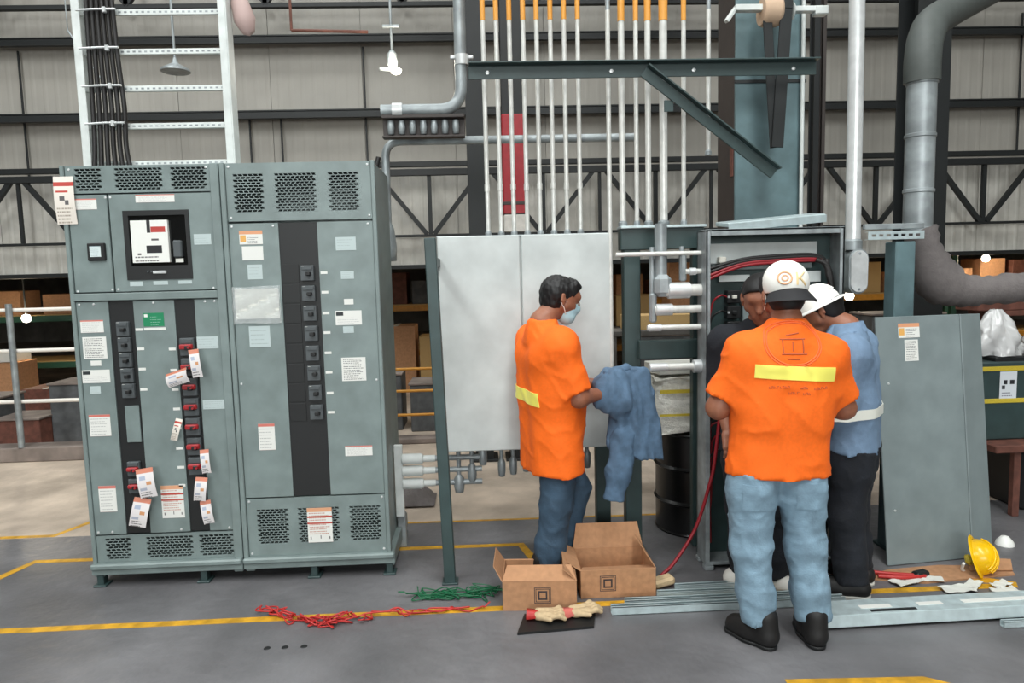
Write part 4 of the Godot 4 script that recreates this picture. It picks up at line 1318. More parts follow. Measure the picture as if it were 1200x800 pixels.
	b = Bld.new()
	b.rod(Vector3(-1.62, 3.84, -6.5), Vector3(-0.95, 3.82, -6.5), 0.014, 8)
	b.rod(Vector3(-1.62, 3.84, -6.5), Vector3(-1.62, 6.0, -6.5), 0.012, 8)
	solo("sprinkler_pipe", "thin reddish pipe bending beside the hanging lamp", "pipe", b.mesh(), M.rust)

func hanging_lamp(at: Vector3, lit: bool, label: String) -> void:
	var t := thing("hanging_lamp", label, "lamp", at)
	var b := Bld.new()
	b.rod(Vector3(0, 0.02, 0), Vector3(0, 5.0, 0), 0.012, 8)
	part(t, "rod", b.mesh(), M.galv_dull)
	b = Bld.new()
	if lit:
		b.lathe([Vector2(0.02, 0.0), Vector2(0.05, 0.02), Vector2(0.045, 0.12), Vector2(0.02, 0.15)], 16, Transform3D(), true)
		part(t, "housing", b.mesh(), M.galv_dull)
		part(t, "crossarm", bm(Vector3(0, 0.36, 0), Vector3(0.15, 0.025, 0.03), 0.003), M.galv_dull)
		b = Bld.new()
		b.lathe([Vector2(0, -0.06), Vector2(0.04, -0.045), Vector2(0.052, -0.015), Vector2(0.03, 0.0), Vector2(0, 0.01)], 16, Transform3D(Basis(), Vector3(0.03, 0, 0)), true)
		part(t, "bulb", b.mesh(), M.lamp_glow)
		part(t, "reflector_fin", bm(Vector3(-0.07, -0.01, 0), Vector3(0.1, 0.03, 0.05), 0.01), M.galv_dull)
		var o := OmniLight3D.new()
		o.name = "glow"
		o.light_color = Color(1, 0.96, 0.88)
		o.light_energy = 0.3
		o.omni_range = 30.0
		o.omni_attenuation = 2.0
		o.light_size = 0.06
		o.shadow_enabled = true
		o.position = Vector3(0.03, -0.02, 0.1)
		t.add_child(o)
	else:
		b.lathe([Vector2(0.012, 0.1), Vector2(0.03, 0.05), Vector2(0.12, 0.0), Vector2(0.125, -0.02), Vector2(0.11, -0.025), Vector2(0, -0.01)], 20, Transform3D())
		part(t, "dish", b.mesh(), M.galv_dull)

# ------------------------------------------------------------------ dark teal frame with horizontal conduit runs
func build_frame() -> void:
	var t := thing("steel_frame", "dark teal steel support frame between grey enclosure and open panel", "frame", Vector3(0.86, 0, -4.04))
	part(t, "post", bm(Vector3(0, 0.9, 0), Vector3(0.095, 1.8, 0.08), 0.004), M.teal_dark)
	part(t, "top_beam", bm(Vector3(0.175, 1.835, 0.005), Vector3(0.48, 0.125, 0.09), 0.004), M.teal_dark)
	part(t, "beam_flange", bm(Vector3(0.175, 1.90, 0.02), Vector3(0.49, 0.016, 0.12), 0.003), M.strut)
	part(t, "cross_beam", bm(Vector3(0.23, 1.205, 0.10), Vector3(0.42, 0.105, 0.06), 0.004), M.teal_dark)
	part(t, "post", bm(Vector3(0.385, 0.9, 0.0), Vector3(0.06, 1.8, 0.06), 0.004), M.teal_dark)
	part(t, "foot_plate", bm(Vector3(0, 0.006, 0), Vector3(0.13, 0.012, 0.13), 0.002), M.teal_dark)
	# horizontal runs, each a thing with its couplings
	var runs := [
		[1.742, 0.722, 1.225, 0.012, [], "slim bright conduit running level just under the frame top"],
		[1.643, 1.10, 1.20, 0.014, [[1.12, 1.16, 0.02]], "short conduit stub entering the open panel near its top"],
		[1.542, 0.99, 1.20, 0.032, [[1.0, 1.125, 0.044]], "thickest horizontal conduit with large coupling"],
		[1.440, 0.93, 1.20, 0.022, [[0.935, 1.03, 0.032]], "middle-sized horizontal conduit with pale coupling"],
		[1.343, 0.89, 1.20, 0.015, [[0.895, 0.97, 0.02]], "slim horizontal conduit above the cross beam"],
		[1.125, 0.90, 1.20, 0.02, [[0.9, 1.0, 0.024], [1.14, 1.2, 0.036]], "grey horizontal conduit just below the cross beam"],
	]
	for r in runs:
		var h := thing("horizontal_conduit", r[5], "conduit", Vector3(0, r[0], -3.765), Vector3.ZERO, "conduits into the open panel")
		var b := Bld.new()
		b.rod(Vector3(r[1], 0, 0), Vector3(r[2], 0, 0), r[3], 16)
		part(h, "pipe", b.mesh(), M.conduit)
		for c in r[4]:
			b = Bld.new()
			b.lathe([Vector2(r[3], 0), Vector2(c[2], 0.004), Vector2(c[2], c[1] - c[0] - 0.004), Vector2(r[3], c[1] - c[0])], 18, Transform3D(Basis(Vector3.BACK, -PI / 2), Vector3(c[0], 0, 0)))
			part(h, "coupling", b.mesh(), M.galv)
	for e in [[0.975, 1.54, 1.905, 0.04, "wide vertical conduit elbow feeding the thickest run"], [0.925, 1.42, 1.78, 0.016, "slim vertical conduit elbow beside the frame post"], [1.09, 1.64, 1.78, 0.016, "short vertical conduit elbow at the frame top"]]:
		var h := thing("conduit_elbow", e[4], "conduit", Vector3(e[0], 0, -3.80), Vector3.ZERO, "conduit elbows")
		var b := Bld.new()
		b.rod(Vector3(0, e[1] + 0.02, 0), Vector3(0, e[2], 0), e[3] * 0.85, 14)
		part(h, "pipe", b.mesh(), M.galv_dull)
		b = Bld.new()
		b.box(Vector3(0.0, e[1] + 0.03, 0.02), Vector3(e[3] * 2.3, 0.16 if e[3] < 0.03 else 0.12, e[3] * 2.4), e[3] * 0.6)
		part(h, "elbow_body", b.mesh(), M.galv_dull)
	# black drum and film-wrapped bundle
	t = thing("oil_drum", "glossy black steel drum standing behind the open panel", "drum", Vector3(1.335, 0, -4.36))
	var b := Bld.new()
	b.lathe([Vector2(0, 0.0), Vector2(0.27, 0.0), Vector2(0.28, 0.012), Vector2(0.275, 0.02), Vector2(0.275, 0.19), Vector2(0.288, 0.205), Vector2(0.275, 0.22), Vector2(0.275, 0.41), Vector2(0.288, 0.425), Vector2(0.275, 0.44), Vector2(0.275, 0.63), Vector2(0.283, 0.64), Vector2(0.28, 0.65), Vector2(0.265, 0.64), Vector2(0, 0.64)], 40, Transform3D(Basis().scaled(Vector3(0.91, 1, 0.91)), Vector3.ZERO))
	part(t, "shell", b.mesh(), M.drum)
	b = Bld.new()
	b.lathe([Vector2(0.03, 0.64), Vector2(0.03, 0.655), Vector2(0, 0.655)], 12, Transform3D(Basis(), Vector3(0.12, 0, 0.1)))
	part(t, "bung", b.mesh(), M.galv_dull)
	t = thing("oil_drum", "black steel drum in the gloom behind the denim-shirted worker", "drum", Vector3(2.38, 0, -4.72))
	b = Bld.new()
	b.lathe([Vector2(0, 0.0), Vector2(0.28, 0.0), Vector2(0.285, 0.012), Vector2(0.28, 0.02), Vector2(0.28, 0.28), Vector2(0.293, 0.30), Vector2(0.28, 0.32), Vector2(0.28, 0.58), Vector2(0.293, 0.60), Vector2(0.28, 0.62), Vector2(0.28, 0.86), Vector2(0.287, 0.875), Vector2(0.27, 0.87), Vector2(0, 0.87)], 40)
	part(t, "shell", b.mesh(), M.drum)
	t = thing("wrapped_bundle", "bundle in crinkled shiny film with yellow tape on the black drum", "bundle", Vector3(1.285, 0.655, -4.36))
	b = Bld.new()
	var rows := []
	for i in 13:
		var row := []
		for j in 25:
			var a := TAU * j / 24.0
			var k := i / 12.0
			var w := 0.5 - 0.16 * pow(k, 3.0)
			var x := signf(cos(a)) * pow(absf(cos(a)), 0.45) * 0.30 * (w + 0.5) + 0.014 * sin(a * 11 + i * 1.7)
			var z := signf(sin(a)) * pow(absf(sin(a)), 0.45) * 0.2 * (w + 0.5) + 0.014 * sin(a * 7 + i * 2.3)
			row.append(Vector3(x, k * 0.34 + 0.01 * sin(a * 5 + i), z))
		rows.append(row)
	b.sheet(rows, 0.003)
	part(t, "film", b.mesh(), M.shiny_wrap)
	b = Bld.new()
	var top := []
	for i in 6:
		var row := []
		for j in 8:
			row.append(Vector3(lerpf(-0.25, 0.25, j / 7.0), 0.335 + 0.012 * sin(j * 1.9 + i * 2.1), lerpf(-0.18, 0.18, i / 5.0)))
		top.append(row)
	b.sheet(top, 0.004)
	part(t, "film_top", b.mesh(), M.shiny_wrap)
	part(t, "tape", bm(Vector3(0, 0.265, 0.215), Vector3(0.46, 0.022, 0.004), 0.0), M.tape_yellow)
	part(t, "tape", bm(Vector3(0, 0.12, 0.217), Vector3(0.46, 0.014, 0.004), 0.0), M.tape_yellow)
	solo("wrapped_box", "pale flat box lying on top of the film-wrapped bundle", "box", bm(Vector3(0, 0.03, 0), Vector3(0.40, 0.055, 0.28), 0.004), M.paper, Vector3(1.25, 1.012, -4.36), Vector3(0, 0.1, 0))
	# cartons further back on the walkway side
	solo("long_carton", "long cream carton seen above the cross beam", "carton", bm(Vector3(0, 0.055, 0), Vector3(0.55, 0.11, 0.2), 0.004), M.wood, Vector3(1.32, 1.215, -5.2))
	var s := thing("trestle", "dark trestle holding the long cream carton", "trestle", Vector3(1.35, 0, -5.2))
	part(s, "top", bm(Vector3(0, 1.195, 0), Vector3(0.9, 0.04, 0.26), 0.004), M.bench_steel)
	for x in [-0.4, 0.4]:
		part(s, "leg", bm(Vector3(x, 0.588, 0), Vector3(0.05, 1.175, 0.24), 0.004), M.bench_steel)

# ------------------------------------------------------------------ open panelboard enclosure
func build_enclosure() -> void:
	var x0 := 1.185
	var x1 := 1.935
	var zf := -3.68
	var t := thing("panel_enclosure", "open steel panelboard enclosure full of wiring that the workers face", "electrical cabinet", Vector3.ZERO)
	var b := Bld.new()
	b.box(Vector3((x0 + x1) / 2, 0.95, zf - 0.1485), Vector3(x1 - x0, 1.82, 0.02), 0.002)
	part(t, "back_plate", b.mesh(), M.teal_dark)
	for x in [x0 + 0.006, x1 - 0.006]:
		part(t, "side_wall", bm(Vector3(x, 0.95, zf - 0.075), Vector3(0.012, 1.82, 0.15), 0.002), M.galv_dull)
	for x in [x0 + 0.013, x1 - 0.013]:
		part(t, "front_flange", bm(Vector3(x, 0.945, zf - 0.004), Vector3(0.024, 1.83, 0.008), 0.001), M.galv_dull)
	part(t, "top_wall", bm(Vector3((x0 + x1) / 2, 1.856, zf - 0.075), Vector3(x1 - x0, 0.012, 0.15), 0.002), M.galv_dull)
	part(t, "top_flange", bm(Vector3((x0 + x1) / 2, 1.845, zf - 0.004), Vector3(x1 - x0 - 0.054, 0.034, 0.008), 0.001), M.galv_dull)
	part(t, "bottom_wall", bm(Vector3((x0 + x1) / 2, 0.035, zf - 0.075), Vector3(x1 - x0, 0.02, 0.15), 0.002), M.galv_dull)
	for x in [x0 + 0.02, x1 - 0.02]:
		for z in [zf - 0.0135, zf - 0.135]:
			part(t, "foot", bm(Vector3(x, 0.0125, z), Vector3(0.05, 0.025, 0.05), 0.003), M.galv_dull)
	part(t, "inner_header", bm(Vector3(1.53, 1.735, zf - 0.126), Vector3(0.62, 0.11, 0.03), 0.004), M.grey_box)
	part(t, "inner_header", bm(Vector3(1.53, 1.66, zf - 0.1125), Vector3(0.55, 0.03, 0.03), 0.004), M.panel_grey)
	part(t, "label_plate", bm(Vector3(1.37, 1.60, zf - 0.09), Vector3(0.17, 0.035, 0.006), 0.001), M.grey_box)
	part(t, "label_plate", bm(Vector3(1.79, 1.60, zf - 0.09), Vector3(0.12, 0.06, 0.006), 0.001), M.grey_box)
	part(t, "interior_panel", bm(Vector3(1.60, 0.95, zf - 0.117), Vector3(0.36, 1.2, 0.05), 0.004), M.panel_grey)
	# breakers in two columns
	for c in 2:
		for k in 11:
			var br := part(t, "breaker", bm(Vector3.ZERO, Vector3(0.075, 0.07, 0.05), 0.004), M.black_plastic, Vector3(1.365 + c * 0.44, 1.50 - k * 0.085, zf - 0.099))
			part(br, "toggle", bm(Vector3(0.0, 0, 0.03), Vector3(0.025, 0.02, 0.02), 0.003), M.wire_white if (k + c) % 3 == 0 else M.black)
			part(br, "terminal", bm(Vector3(-0.03 if c == 0 else 0.03, 0, 0.027), Vector3(0.012, 0.012, 0.006), 0.001), M.galv)
	# field wires from breakers to the gutter: many, each a wire part
	var cols := [M.cable_red, M.cable, M.cable, M.wire_white, M.cable_red, M.cable]
	var r2 := RandomNumberGenerator.new()
	r2.seed = 5
	for k in 22:
		var side := k % 2
		var y := 1.5 - (k / 2) * 0.085
		var xg := 1.225 if side == 0 else 1.90
		var xb := 1.325 if side == 0 else 1.845
		var w := Bld.new()
		w.tube(curve([Vector3(xb, y, zf - 0.081), Vector3(lerpf(xb, xg, 0.5), y + r2.randf_range(-0.02, 0.03), zf - 0.045), Vector3(xg + r2.randf_range(-0.012, 0.012), y - 0.06, zf - 0.0585), Vector3(xg + r2.randf_range(-0.015, 0.015), y - 0.35, zf - 0.0675), Vector3(xg + r2.randf_range(-0.02, 0.02), 0.12, zf - 0.09)], 5), 0.0055, 6)
		part(t, "wire", w.mesh(), cols[k % 6])
	for k in 4:
		var w := Bld.new()
		w.tube(curve([Vector3(1.215, 1.60 + 0.018 * k, zf - 0.045), Vector3(1.4, 1.665 + 0.012 * k, zf - 0.054), Vector3(1.6, 1.68 + 0.012 * k, zf - 0.054), Vector3(1.8, 1.685 + 0.01 * k, zf - 0.054), Vector3(1.87, 1.66, zf - 0.054), Vector3(1.885 + 0.008 * k, 1.5, zf - 0.063), Vector3(1.88 + 0.008 * k, 1.1, zf - 0.072)], 6), 0.009, 8)
		part(t, "feeder_wire", w.mesh(), M.cable_red if k < 2 else M.cable)
	for k in 3:
		var w := Bld.new()
		w.tube(curve([Vector3(1.80 + 0.03 * k, 1.69, zf - 0.045), Vector3(1.86, 1.65 - 0.02 * k, zf - 0.0315), Vector3(1.88, 1.52, zf - 0.0315), Vector3(1.84 - 0.02 * k, 1.40, zf - 0.036), Vector3(1.80, 1.45, zf - 0.063)], 6), 0.014, 8)
		part(t, "feeder_wire", w.mesh(), M.cable)
	for k in 2:
		part(t, "lug", bm(Vector3(1.30 + 0.42 * k, 1.70, zf - 0.09), Vector3(0.04, 0.035, 0.05), 0.006), M.wire_white)
	# red cable from the enclosure to the floor by the cartons
	b = Bld.new()
	b.tube(curve([Vector3(1.285, 1.1, zf + 0.012), Vector3(1.262, 0.92, zf + 0.02), Vector3(1.225, 0.62, zf + 0.03), Vector3(1.20, 0.50, zf + 0.03), Vector3(1.125, 0.25, zf + 0.02), Vector3(1.0, 0.075, zf + 0.05), Vector3(0.93, 0.012, zf + 0.06), Vector3(0.88, 0.012, zf + 0.12)], 8), 0.0095, 10)
	solo("red_cable", "red cable trailing from the open enclosure to the floor", "cable", b.mesh(), M.cable_red)
	# loose galvanised cover lying on the enclosure
	b = Bld.new()
	b.box(Vector3(0, 0.012, 0), Vector3(0.56, 0.024, 0.16), 0.004)
	b.box(Vector3(0, 0.0, 0.085), Vector3(0.56, 0.04, 0.006), 0.001)
	solo("loose_cover", "loose galvanised cover strip lying tilted on the enclosure top", "cover", b.mesh(), M.strut, Vector3(1.59, 1.90, zf - 0.15), Vector3(0.1, 0.1, 0.075))
	# wireway box next to it, dark, behind the denim-shirted worker
	t = thing("wireway_box", "tall dark grey-green wireway behind the worker in the denim shirt", "wireway", Vector3(2.06, 0, -3.95))
	part(t, "body", bm(Vector3(0, 0.63, 0), Vector3(0.16, 1.26, 0.22), 0.006), M.teal_dark)
	part(t, "cover", bm(Vector3(0, 0.63, 0.115), Vector3(0.15, 1.24, 0.012), 0.003), M.black_steel)

# ------------------------------------------------------------------ right side
func build_right_side() -> void:
	# leaning cover panel
	var t := thing("leaning_panel", "tall grey steel cover panel with two stickers leaning behind the hard hat", "panel", Vector3(2.212, 0.003, -3.63), Vector3(-0.115, 0.11, 0))
	part(t, "sheet", bm(Vector3(0.23, 0.685, 0), Vector3(0.52, 1.37, 0.012), 0.003), M.panel_grey)
	var b := Bld.new()
	b.box(Vector3(0.585, 0.685, -0.03), Vector3(0.185, 1.37, 0.012), 0.003, Basis(Vector3.UP, 0.30))
	part(t, "folded_edge", b.mesh(), M.panel_grey)
	sticker(t, 0.105, 1.33, 0.235, 1.25, 0.006, M.st_warning)
	sticker(t, 0.14, 1.238, 0.222, 1.12, 0.006, M.st_text)
	screws(t, [[0.03, 0.3], [0.03, 1.0]], 0.006)
	# trolley with strapped box and bag at the edge of the picture
	t = thing("work_table", "rust-brown steel table at the picture's edge carrying a strapped dark box", "table", Vector3(3.75, 0, -4.55))
	part(t, "top", bm(Vector3(0, 0.455, 0), Vector3(1.0, 0.05, 0.6), 0.006), M.rust)
	for x in [-0.33, 0.46]:
		for z in [-0.25, 0.25]:
			part(t, "leg", bm(Vector3(x, 0.215, z), Vector3(0.045, 0.43, 0.045), 0.004), M.rust)
	solo("shade_block", "black bin put in for the shade under the rust-brown table", "block", bm(Vector3(0, 0.2, 0), Vector3(0.5, 0.4, 0.4), 0.02), M.black, Vector3(3.78, 0.0, -4.58))  # black box standing in for the dark empty space below the table
	t = thing("strapped_box", "dark teal box with yellow straps and a white notice on the table", "box", Vector3(3.72, 0.481, -4.55))
	part(t, "body", bm(Vector3(0, 0.26, 0), Vector3(0.94, 0.52, 0.3), 0.01), M.teal_dark)
	part(t, "lid", bm(Vector3(0.05, 0.53, 0), Vector3(0.85, 0.04, 0.28), 0.008), M.black_steel)
	for y in [0.475, 0.262]:
		part(t, "strap", bm(Vector3(0, y, 0.152), Vector3(0.945, 0.03, 0.006), 0.002), M.tape_yellow)
	M.st_sign = print_mat(64, 96, Color(0.86, 0.88, 0.9), [[0.22, 0.32, 0.22, 0.16, Color(0.15, 0.15, 0.17)], [0.6, 0.32, 0.28, 0.16, Color(0.15, 0.15, 0.17)], [0.14, 0.52, 0.2, 0.14, Color(0.2, 0.2, 0.22)]], small_print(0.78, 0.88, 2, Color(0.4, 0.4, 0.45), 0.15, 0.85))
	part(t, "notice", decal_plate(0.115, 0.18), M.st_sign, Vector3(-0.295, 0.365, 0.153))
	part(t, "buckle", bm(Vector3(-0.13, 0.37, 0.154), Vector3(0.06, 0.05, 0.01), 0.003), M.wood)
	# clear bag
	b = Bld.new()
	var rows := []
	var cr := RandomNumberGenerator.new()
	cr.seed = 44
	for i in 15:
		var row := []
		var k := i / 14.0
		var rr := 0.16 * (1.0 - pow(k, 2.0) * 0.85) + 0.004
		for j in 37:
			var a := TAU * (j % 36) / 36.0
			var w := rr * (1.0 + 0.16 * sin(a * 5 + i * 0.5) + 0.10 * sin(a * 11 - i * 0.4)) + cr.randf_range(-0.008, 0.008)
			row.append(Vector3(cos(a) * w, k * 0.30 + cr.randf_range(-0.004, 0.004), sin(a) * w * 0.7))
		row[36] = row[0]
		rows.append(row)
	b.sheet(rows, 0.002)
	solo("plastic_bag", "shiny clear plastic bag tied at the top on the strapped box", "bag", b.mesh(), M.bag_film, Vector3(3.42, 1.035, -4.53))
	solo("plastic_bag", "second shiny plastic bag further along the strapped box", "bag", b.mesh(), M.bag_film, Vector3(3.80, 1.035, -4.55), Vector3(0, 1.0, 0))
	solo("plank_stack", "brown board lying above the plastic bags", "board", bm(Vector3(0, 0.05, 0), Vector3(1.2, 0.1, 0.25), 0.006), M.rust, Vector3(4.15, 1.30, -5.0))
	var tr := thing("trestle", "brown trestle holding the board behind the plastic bags", "trestle", Vector3(4.15, 0, -5.0))
	part(tr, "top", bm(Vector3(0, 1.28, 0), Vector3(1.0, 0.04, 0.25), 0.004), M.rust)
	for x in [-0.45, 0.45]:
		part(tr, "leg", bm(Vector3(x, 0.63, 0), Vector3(0.06, 1.26, 0.22), 0.004), M.rust)

# ------------------------------------------------------------------ things on the floor
func carton(at: Vector3, turn: float, w: float, h: float, d: float, label: String, tall_back: bool) -> void:
	var t := thing("carton", label, "carton", at, Vector3(0, turn, 0))
	var th := 0.005
	part(t, "front_wall", bm(Vector3(w / 2, h / 2, -th / 2), Vector3(w, h, th), 0.001), M.cardboard)
	part(t, "rear_wall", bm(Vector3(w / 2, h / 2, -d + th / 2), Vector3(w, h, th), 0.001), M.cardboard)
	for x in [th / 2, w - th / 2]:
		part(t, "side_wall", bm(Vector3(x, h / 2, -d / 2), Vector3(th, h, d - 2 * th), 0.001), M.cardboard)
	part(t, "bottom", bm(Vector3(w / 2, 0.004, -d / 2), Vector3(w - 2 * th, 0.006, d - 2 * th), 0.0), M.cardboard)
	# flaps hinged at the rim: [hinge, along, out direction, length]
	var fl := []
	if tall_back:
		fl = [[Vector3(0, h, -d), Vector3(w, 0, 0), Vector3(0, 0.97, -0.25), 0.13], [Vector3(w, h, -d), Vector3(0, 0, d), Vector3(-0.55, 0.85, 0), 0.09], [Vector3(0, h, -d), Vector3(0, 0, d), Vector3(-0.8, 0.5, 0), 0.08], [Vector3(0, h, 0), Vector3(w, 0, 0), Vector3(0, -0.25, -0.96), 0.10]]
	else:
		fl = [[Vector3(0, h, 0), Vector3(w, 0, 0), Vector3(0, 0.45, -0.9), 0.10], [Vector3(0, h, -d), Vector3(0, 0, d), Vector3(-0.5, 0.86, 0), 0.085], [Vector3(0, h, -d), Vector3(w, 0, 0), Vector3(0, -0.6, -0.8), 0.10], [Vector3(w, h, -d), Vector3(0, 0, d), Vector3(-0.6, 0.5, 0), 0.08]]
	for f in fl:
		var b := Bld.new()
		var e: Vector3 = (f[2] as Vector3).normalized() * f[3]
		var s: Vector3 = (f[1] as Vector3) * 0.06
		b.sheet([[f[0], f[0] + f[1] * 0.5, f[0] + f[1]], [f[0] + e + s, f[0] + e + f[1] * 0.5, f[0] + e + f[1] - s]], 0.004)
		part(t, "flap", b.mesh(), M.cardboard)
	# printed emblem: nested squares
	var c := Vector3(w * (0.54 if not tall_back else 0.36), h * 0.52, 0.0008)
	b_square(t, c, 0.082, 0.003)
	b_square(t, c, 0.068, 0.003)
	b_square(t, c, 0.046, 0.008)
	part(t, "printed_square", bm(c, Vector3(0.018, 0.02, 0.001), 0.0), M.cardboard)

func b_square(t: Node, c: Vector3, s: float, w: float) -> void:
	var b := Bld.new()
	b.plate(c.x - s / 2, c.x + s / 2, c.y - s / 2, c.y + s / 2, c.z, 0.001, [[c.x - s / 2 + w, c.x + s / 2 - w, c.y - s / 2 + w, c.y + s / 2 - w]])
	part(t, "printed_frame", b.mesh(), M.printed_ink)

func tangle(seed_: int, pts: Array, n: int, r: float, spread: float) -> ArrayMesh:
	# one long loose wire wandering along a path, forth and back
	var g := RandomNumberGenerator.new()
	g.seed = seed_
	var way := []
	for k in n:
		var u := float(k) / (n - 1) * (pts.size() - 1)
		var i := mini(int(u), pts.size() - 2)
		var p: Vector3 = pts[i].lerp(pts[i + 1], u - i)
		way.append(p + Vector3(g.randf_range(-spread, spread) * 1.6, r + g.randf_range(0, 0.03), g.randf_range(-spread, spread)))
	var b := Bld.new()
	b.tube(curve(way, 5), r, 6)
	return b.mesh()

func strut_channel(at: Vector3, turn: float, l: float, label: String, w := 0.041, roll := 0.0) -> void:
	var b := Bld.new()
	b.box(Vector3(l / 2, 0.0015, 0), Vector3(l, 0.003, w), 0.0)
	for s in [-1, 1]:
		b.box(Vector3(l / 2, w / 2, s * (w / 2 - 0.0015)), Vector3(l, w, 0.003), 0.0)
		b.box(Vector3(l / 2, w - 0.0015, s * (w / 2 - 0.005)), Vector3(l, 0.003, 0.010), 0.0)
	solo("strut_channel", label, "strut", b.mesh(), M.strut, at, Vector3(roll, turn, 0), "struts on the floor")

func build_floor_things() -> void:
	carton(Vector3(0.055, 0.0, -3.31), -0.07, 0.365, 0.15, 0.27, "small open carton with printed square emblem nearest the masked worker", false)
	carton(Vector3(0.455, 0.0, -3.40), 0.0, 0.385, 0.148, 0.30, "open carton with a tall raised rear flap and printed square emblem", true)
	# wires
	solo("green_wire", "tangle of thin green wire on the floor before the teal post", "wire", tangle(3, [Vector3(-0.45, 0, -3.5), Vector3(0.0, 0, -3.52), Vector3(-0.35, 0, -3.47), Vector3(0.04, 0, -3.5), Vector3(-0.3, 0, -3.52), Vector3(-0.05, 0, -3.45), Vector3(-0.35, 0, -3.53)], 110, 0.003, 0.06), M.wire_green)
	solo("red_wire", "long tangle of red wire lying across the yellow floor line", "wire", tangle(8, [Vector3(-1.15, 0, -3.42), Vector3(-0.95, 0, -3.28), Vector3(-0.7, 0, -3.25), Vector3(-0.9, 0, -3.25), Vector3(-0.66, 0, -3.3), Vector3(-0.95, 0, -3.3), Vector3(-0.75, 0, -3.23), Vector3(-0.55, 0, -3.3), Vector3(0.03, 0, -3.36)], 120, 0.0035, 0.035), M.wire_red)
	solo("red_wire", "red wire strands ending in a loop left of the red tangle", "wire", tangle(18, [Vector3(-1.17, 0, -3.44), Vector3(-0.95, 0, -3.30), Vector3(-1.15, 0, -3.41), Vector3(-0.9, 0, -3.27), Vector3(-0.65, 0, -3.31), Vector3(-0.1, 0, -3.35), Vector3(-0.5, 0, -3.32)], 46, 0.0042, 0.02), M.wire_red)
	# three dark anchor spots in the floor
	for k in 3:
		var b := Bld.new()
		b.lathe([Vector2(0.016, 0.0), Vector2(0.014, 0.002), Vector2(0, 0.003)], 12)
		solo("floor_anchor", "%s of three small dark anchors in the floor before the red wire" % ["leftmost", "middle", "rightmost"][k], "anchor", b.mesh(), M.black, Vector3([-1.02, -0.94, -0.855][k], 0, -3.06), Vector3.ZERO, "floor anchors")
	# black folder with two gloves
	var b := Bld.new()
	b.prism(PackedVector2Array([Vector2(-0.2, -0.09), Vector2(0.16, -0.075), Vector2(0.2, 0.08), Vector2(-0.15, 0.085)]), 0.012, Transform3D(Basis(Vector3.RIGHT, -PI / 2), Vector3(0, 0.006, 0)))
	solo("folder", "flat black folder on the floor in front of the cartons", "folder", b.mesh(), M.black, Vector3(0.31, 0, -3.17), Vector3(0, 0.04, 0))
	glove(Vector3(0.25, 0.012, -3.20), -0.1, "tan leather work glove with red cuff lying on the black folder")
	glove(Vector3(0.42, 0.012, -3.22), 0.25, "tan leather work glove with pale cuff beside the larger carton", true)
	# struts and a trough cover
	strut_channel(Vector3(0.58, 0.0, -3.235), 0.0, 1.15, "front pale strut channel lying before the cartons")
	strut_channel(Vector3(0.66, 0.0, -3.295), 0.0, 0.98, "second pale strut channel lying behind the front one")
	strut_channel(Vector3(0.84, 0.0, -3.365), -0.012, 0.40, "third pale strut channel nearest the larger carton")
	strut_channel(Vector3(0.95, 0.0, -3.43), 0.02, 0.3, "rearmost pale strut channel near the enclosure feet")
	var t := thing("trough_cover", "long pale steel trough lying in front of the leaning panel", "trough", Vector3(1.50, 0, -3.03), Vector3(0, 0.02, 0))
	part(t, "top", bm(Vector3(1.1, 0.060, -0.04), Vector3(2.2, 0.005, 0.14), 0.001), M.strut)
	b = Bld.new()
	b.box(Vector3(1.1, 0.038, 0.040), Vector3(2.2, 0.05, 0.005), 0.001, Basis(Vector3.RIGHT, -0.35))
	part(t, "front_side", b.mesh(), M.strut)
	part(t, "rear_side", bm(Vector3(1.1, 0.03, -0.11), Vector3(2.2, 0.06, 0.005), 0.001), M.strut)
	for p in [[0.22, 0.15], [0.50, 0.12], [0.72, 1.4]]:
		part(t, "protective_film", bm(Vector3(p[0] + p[1] / 2, 0.0635, -0.035), Vector3(p[1], 0.002, 0.03), 0.0), M.white_plastic)
	part(t, "slot", bm(Vector3(0.36, 0.0635, 0.005), Vector3(0.22, 0.002, 0.02), 0.0), M.black_steel)
	strut_channel(Vector3(2.32, 0.0, -2.95), 0.0, 1.2, "slim pale strut along the front of the steel trough", 0.03)
	# flattened cardboard and scraps
	b = Bld.new()
	b.prism(PackedVector2Array([Vector2(-0.4, -0.03), Vector2(-0.1, -0.12), Vector2(0.42, -0.07), Vector2(0.46, 0.03), Vector2(0.1, 0.08), Vector2(-0.2, 0.05)]), 0.008, Transform3D(Basis(Vector3.RIGHT, -PI / 2), Vector3(0, 0.004, 0)))
	solo("cardboard_sheet", "flattened brown cardboard on the floor under the leaning panel's foot", "cardboard", b.mesh(), M.cardboard, Vector3(2.35, 0, -3.52))
	b = Bld.new()
	b.sheet([[Vector3(-0.1, 0.01, 0), Vector3(0.12, 0.01, 0.02)], [Vector3(-0.06, 0.05, -0.08), Vector3(0.17, 0.035, -0.06)]], 0.006)
	solo("cardboard_flap", "bent cardboard flap lying below the yellow hard hat", "cardboard", b.mesh(), M.cardboard, Vector3(2.66, 0.004, -3.50))
	b = Bld.new()
	b.tube(curve([Vector3(1.98, 0.02, -3.55), Vector3(2.08, 0.022, -3.50), Vector3(2.2, 0.02, -3.47), Vector3(2.28, 0.02, -3.45), Vector3(2.16, 0.022, -3.44), Vector3(2.04, 0.022, -3.47)], 6), 0.011, 8)
	solo("red_cable", "short red cable lying on the flattened cardboard", "cable", b.mesh(), M.wire_red)
	solo("tool_pouch", "small dark pouch at the end of the short red cable", "pouch", bm(Vector3(0, 0.015, 0), Vector3(0.09, 0.03, 0.05), 0.01), M.black, Vector3(2.27, 0.009, -3.47), Vector3(0, 0.3, 0))
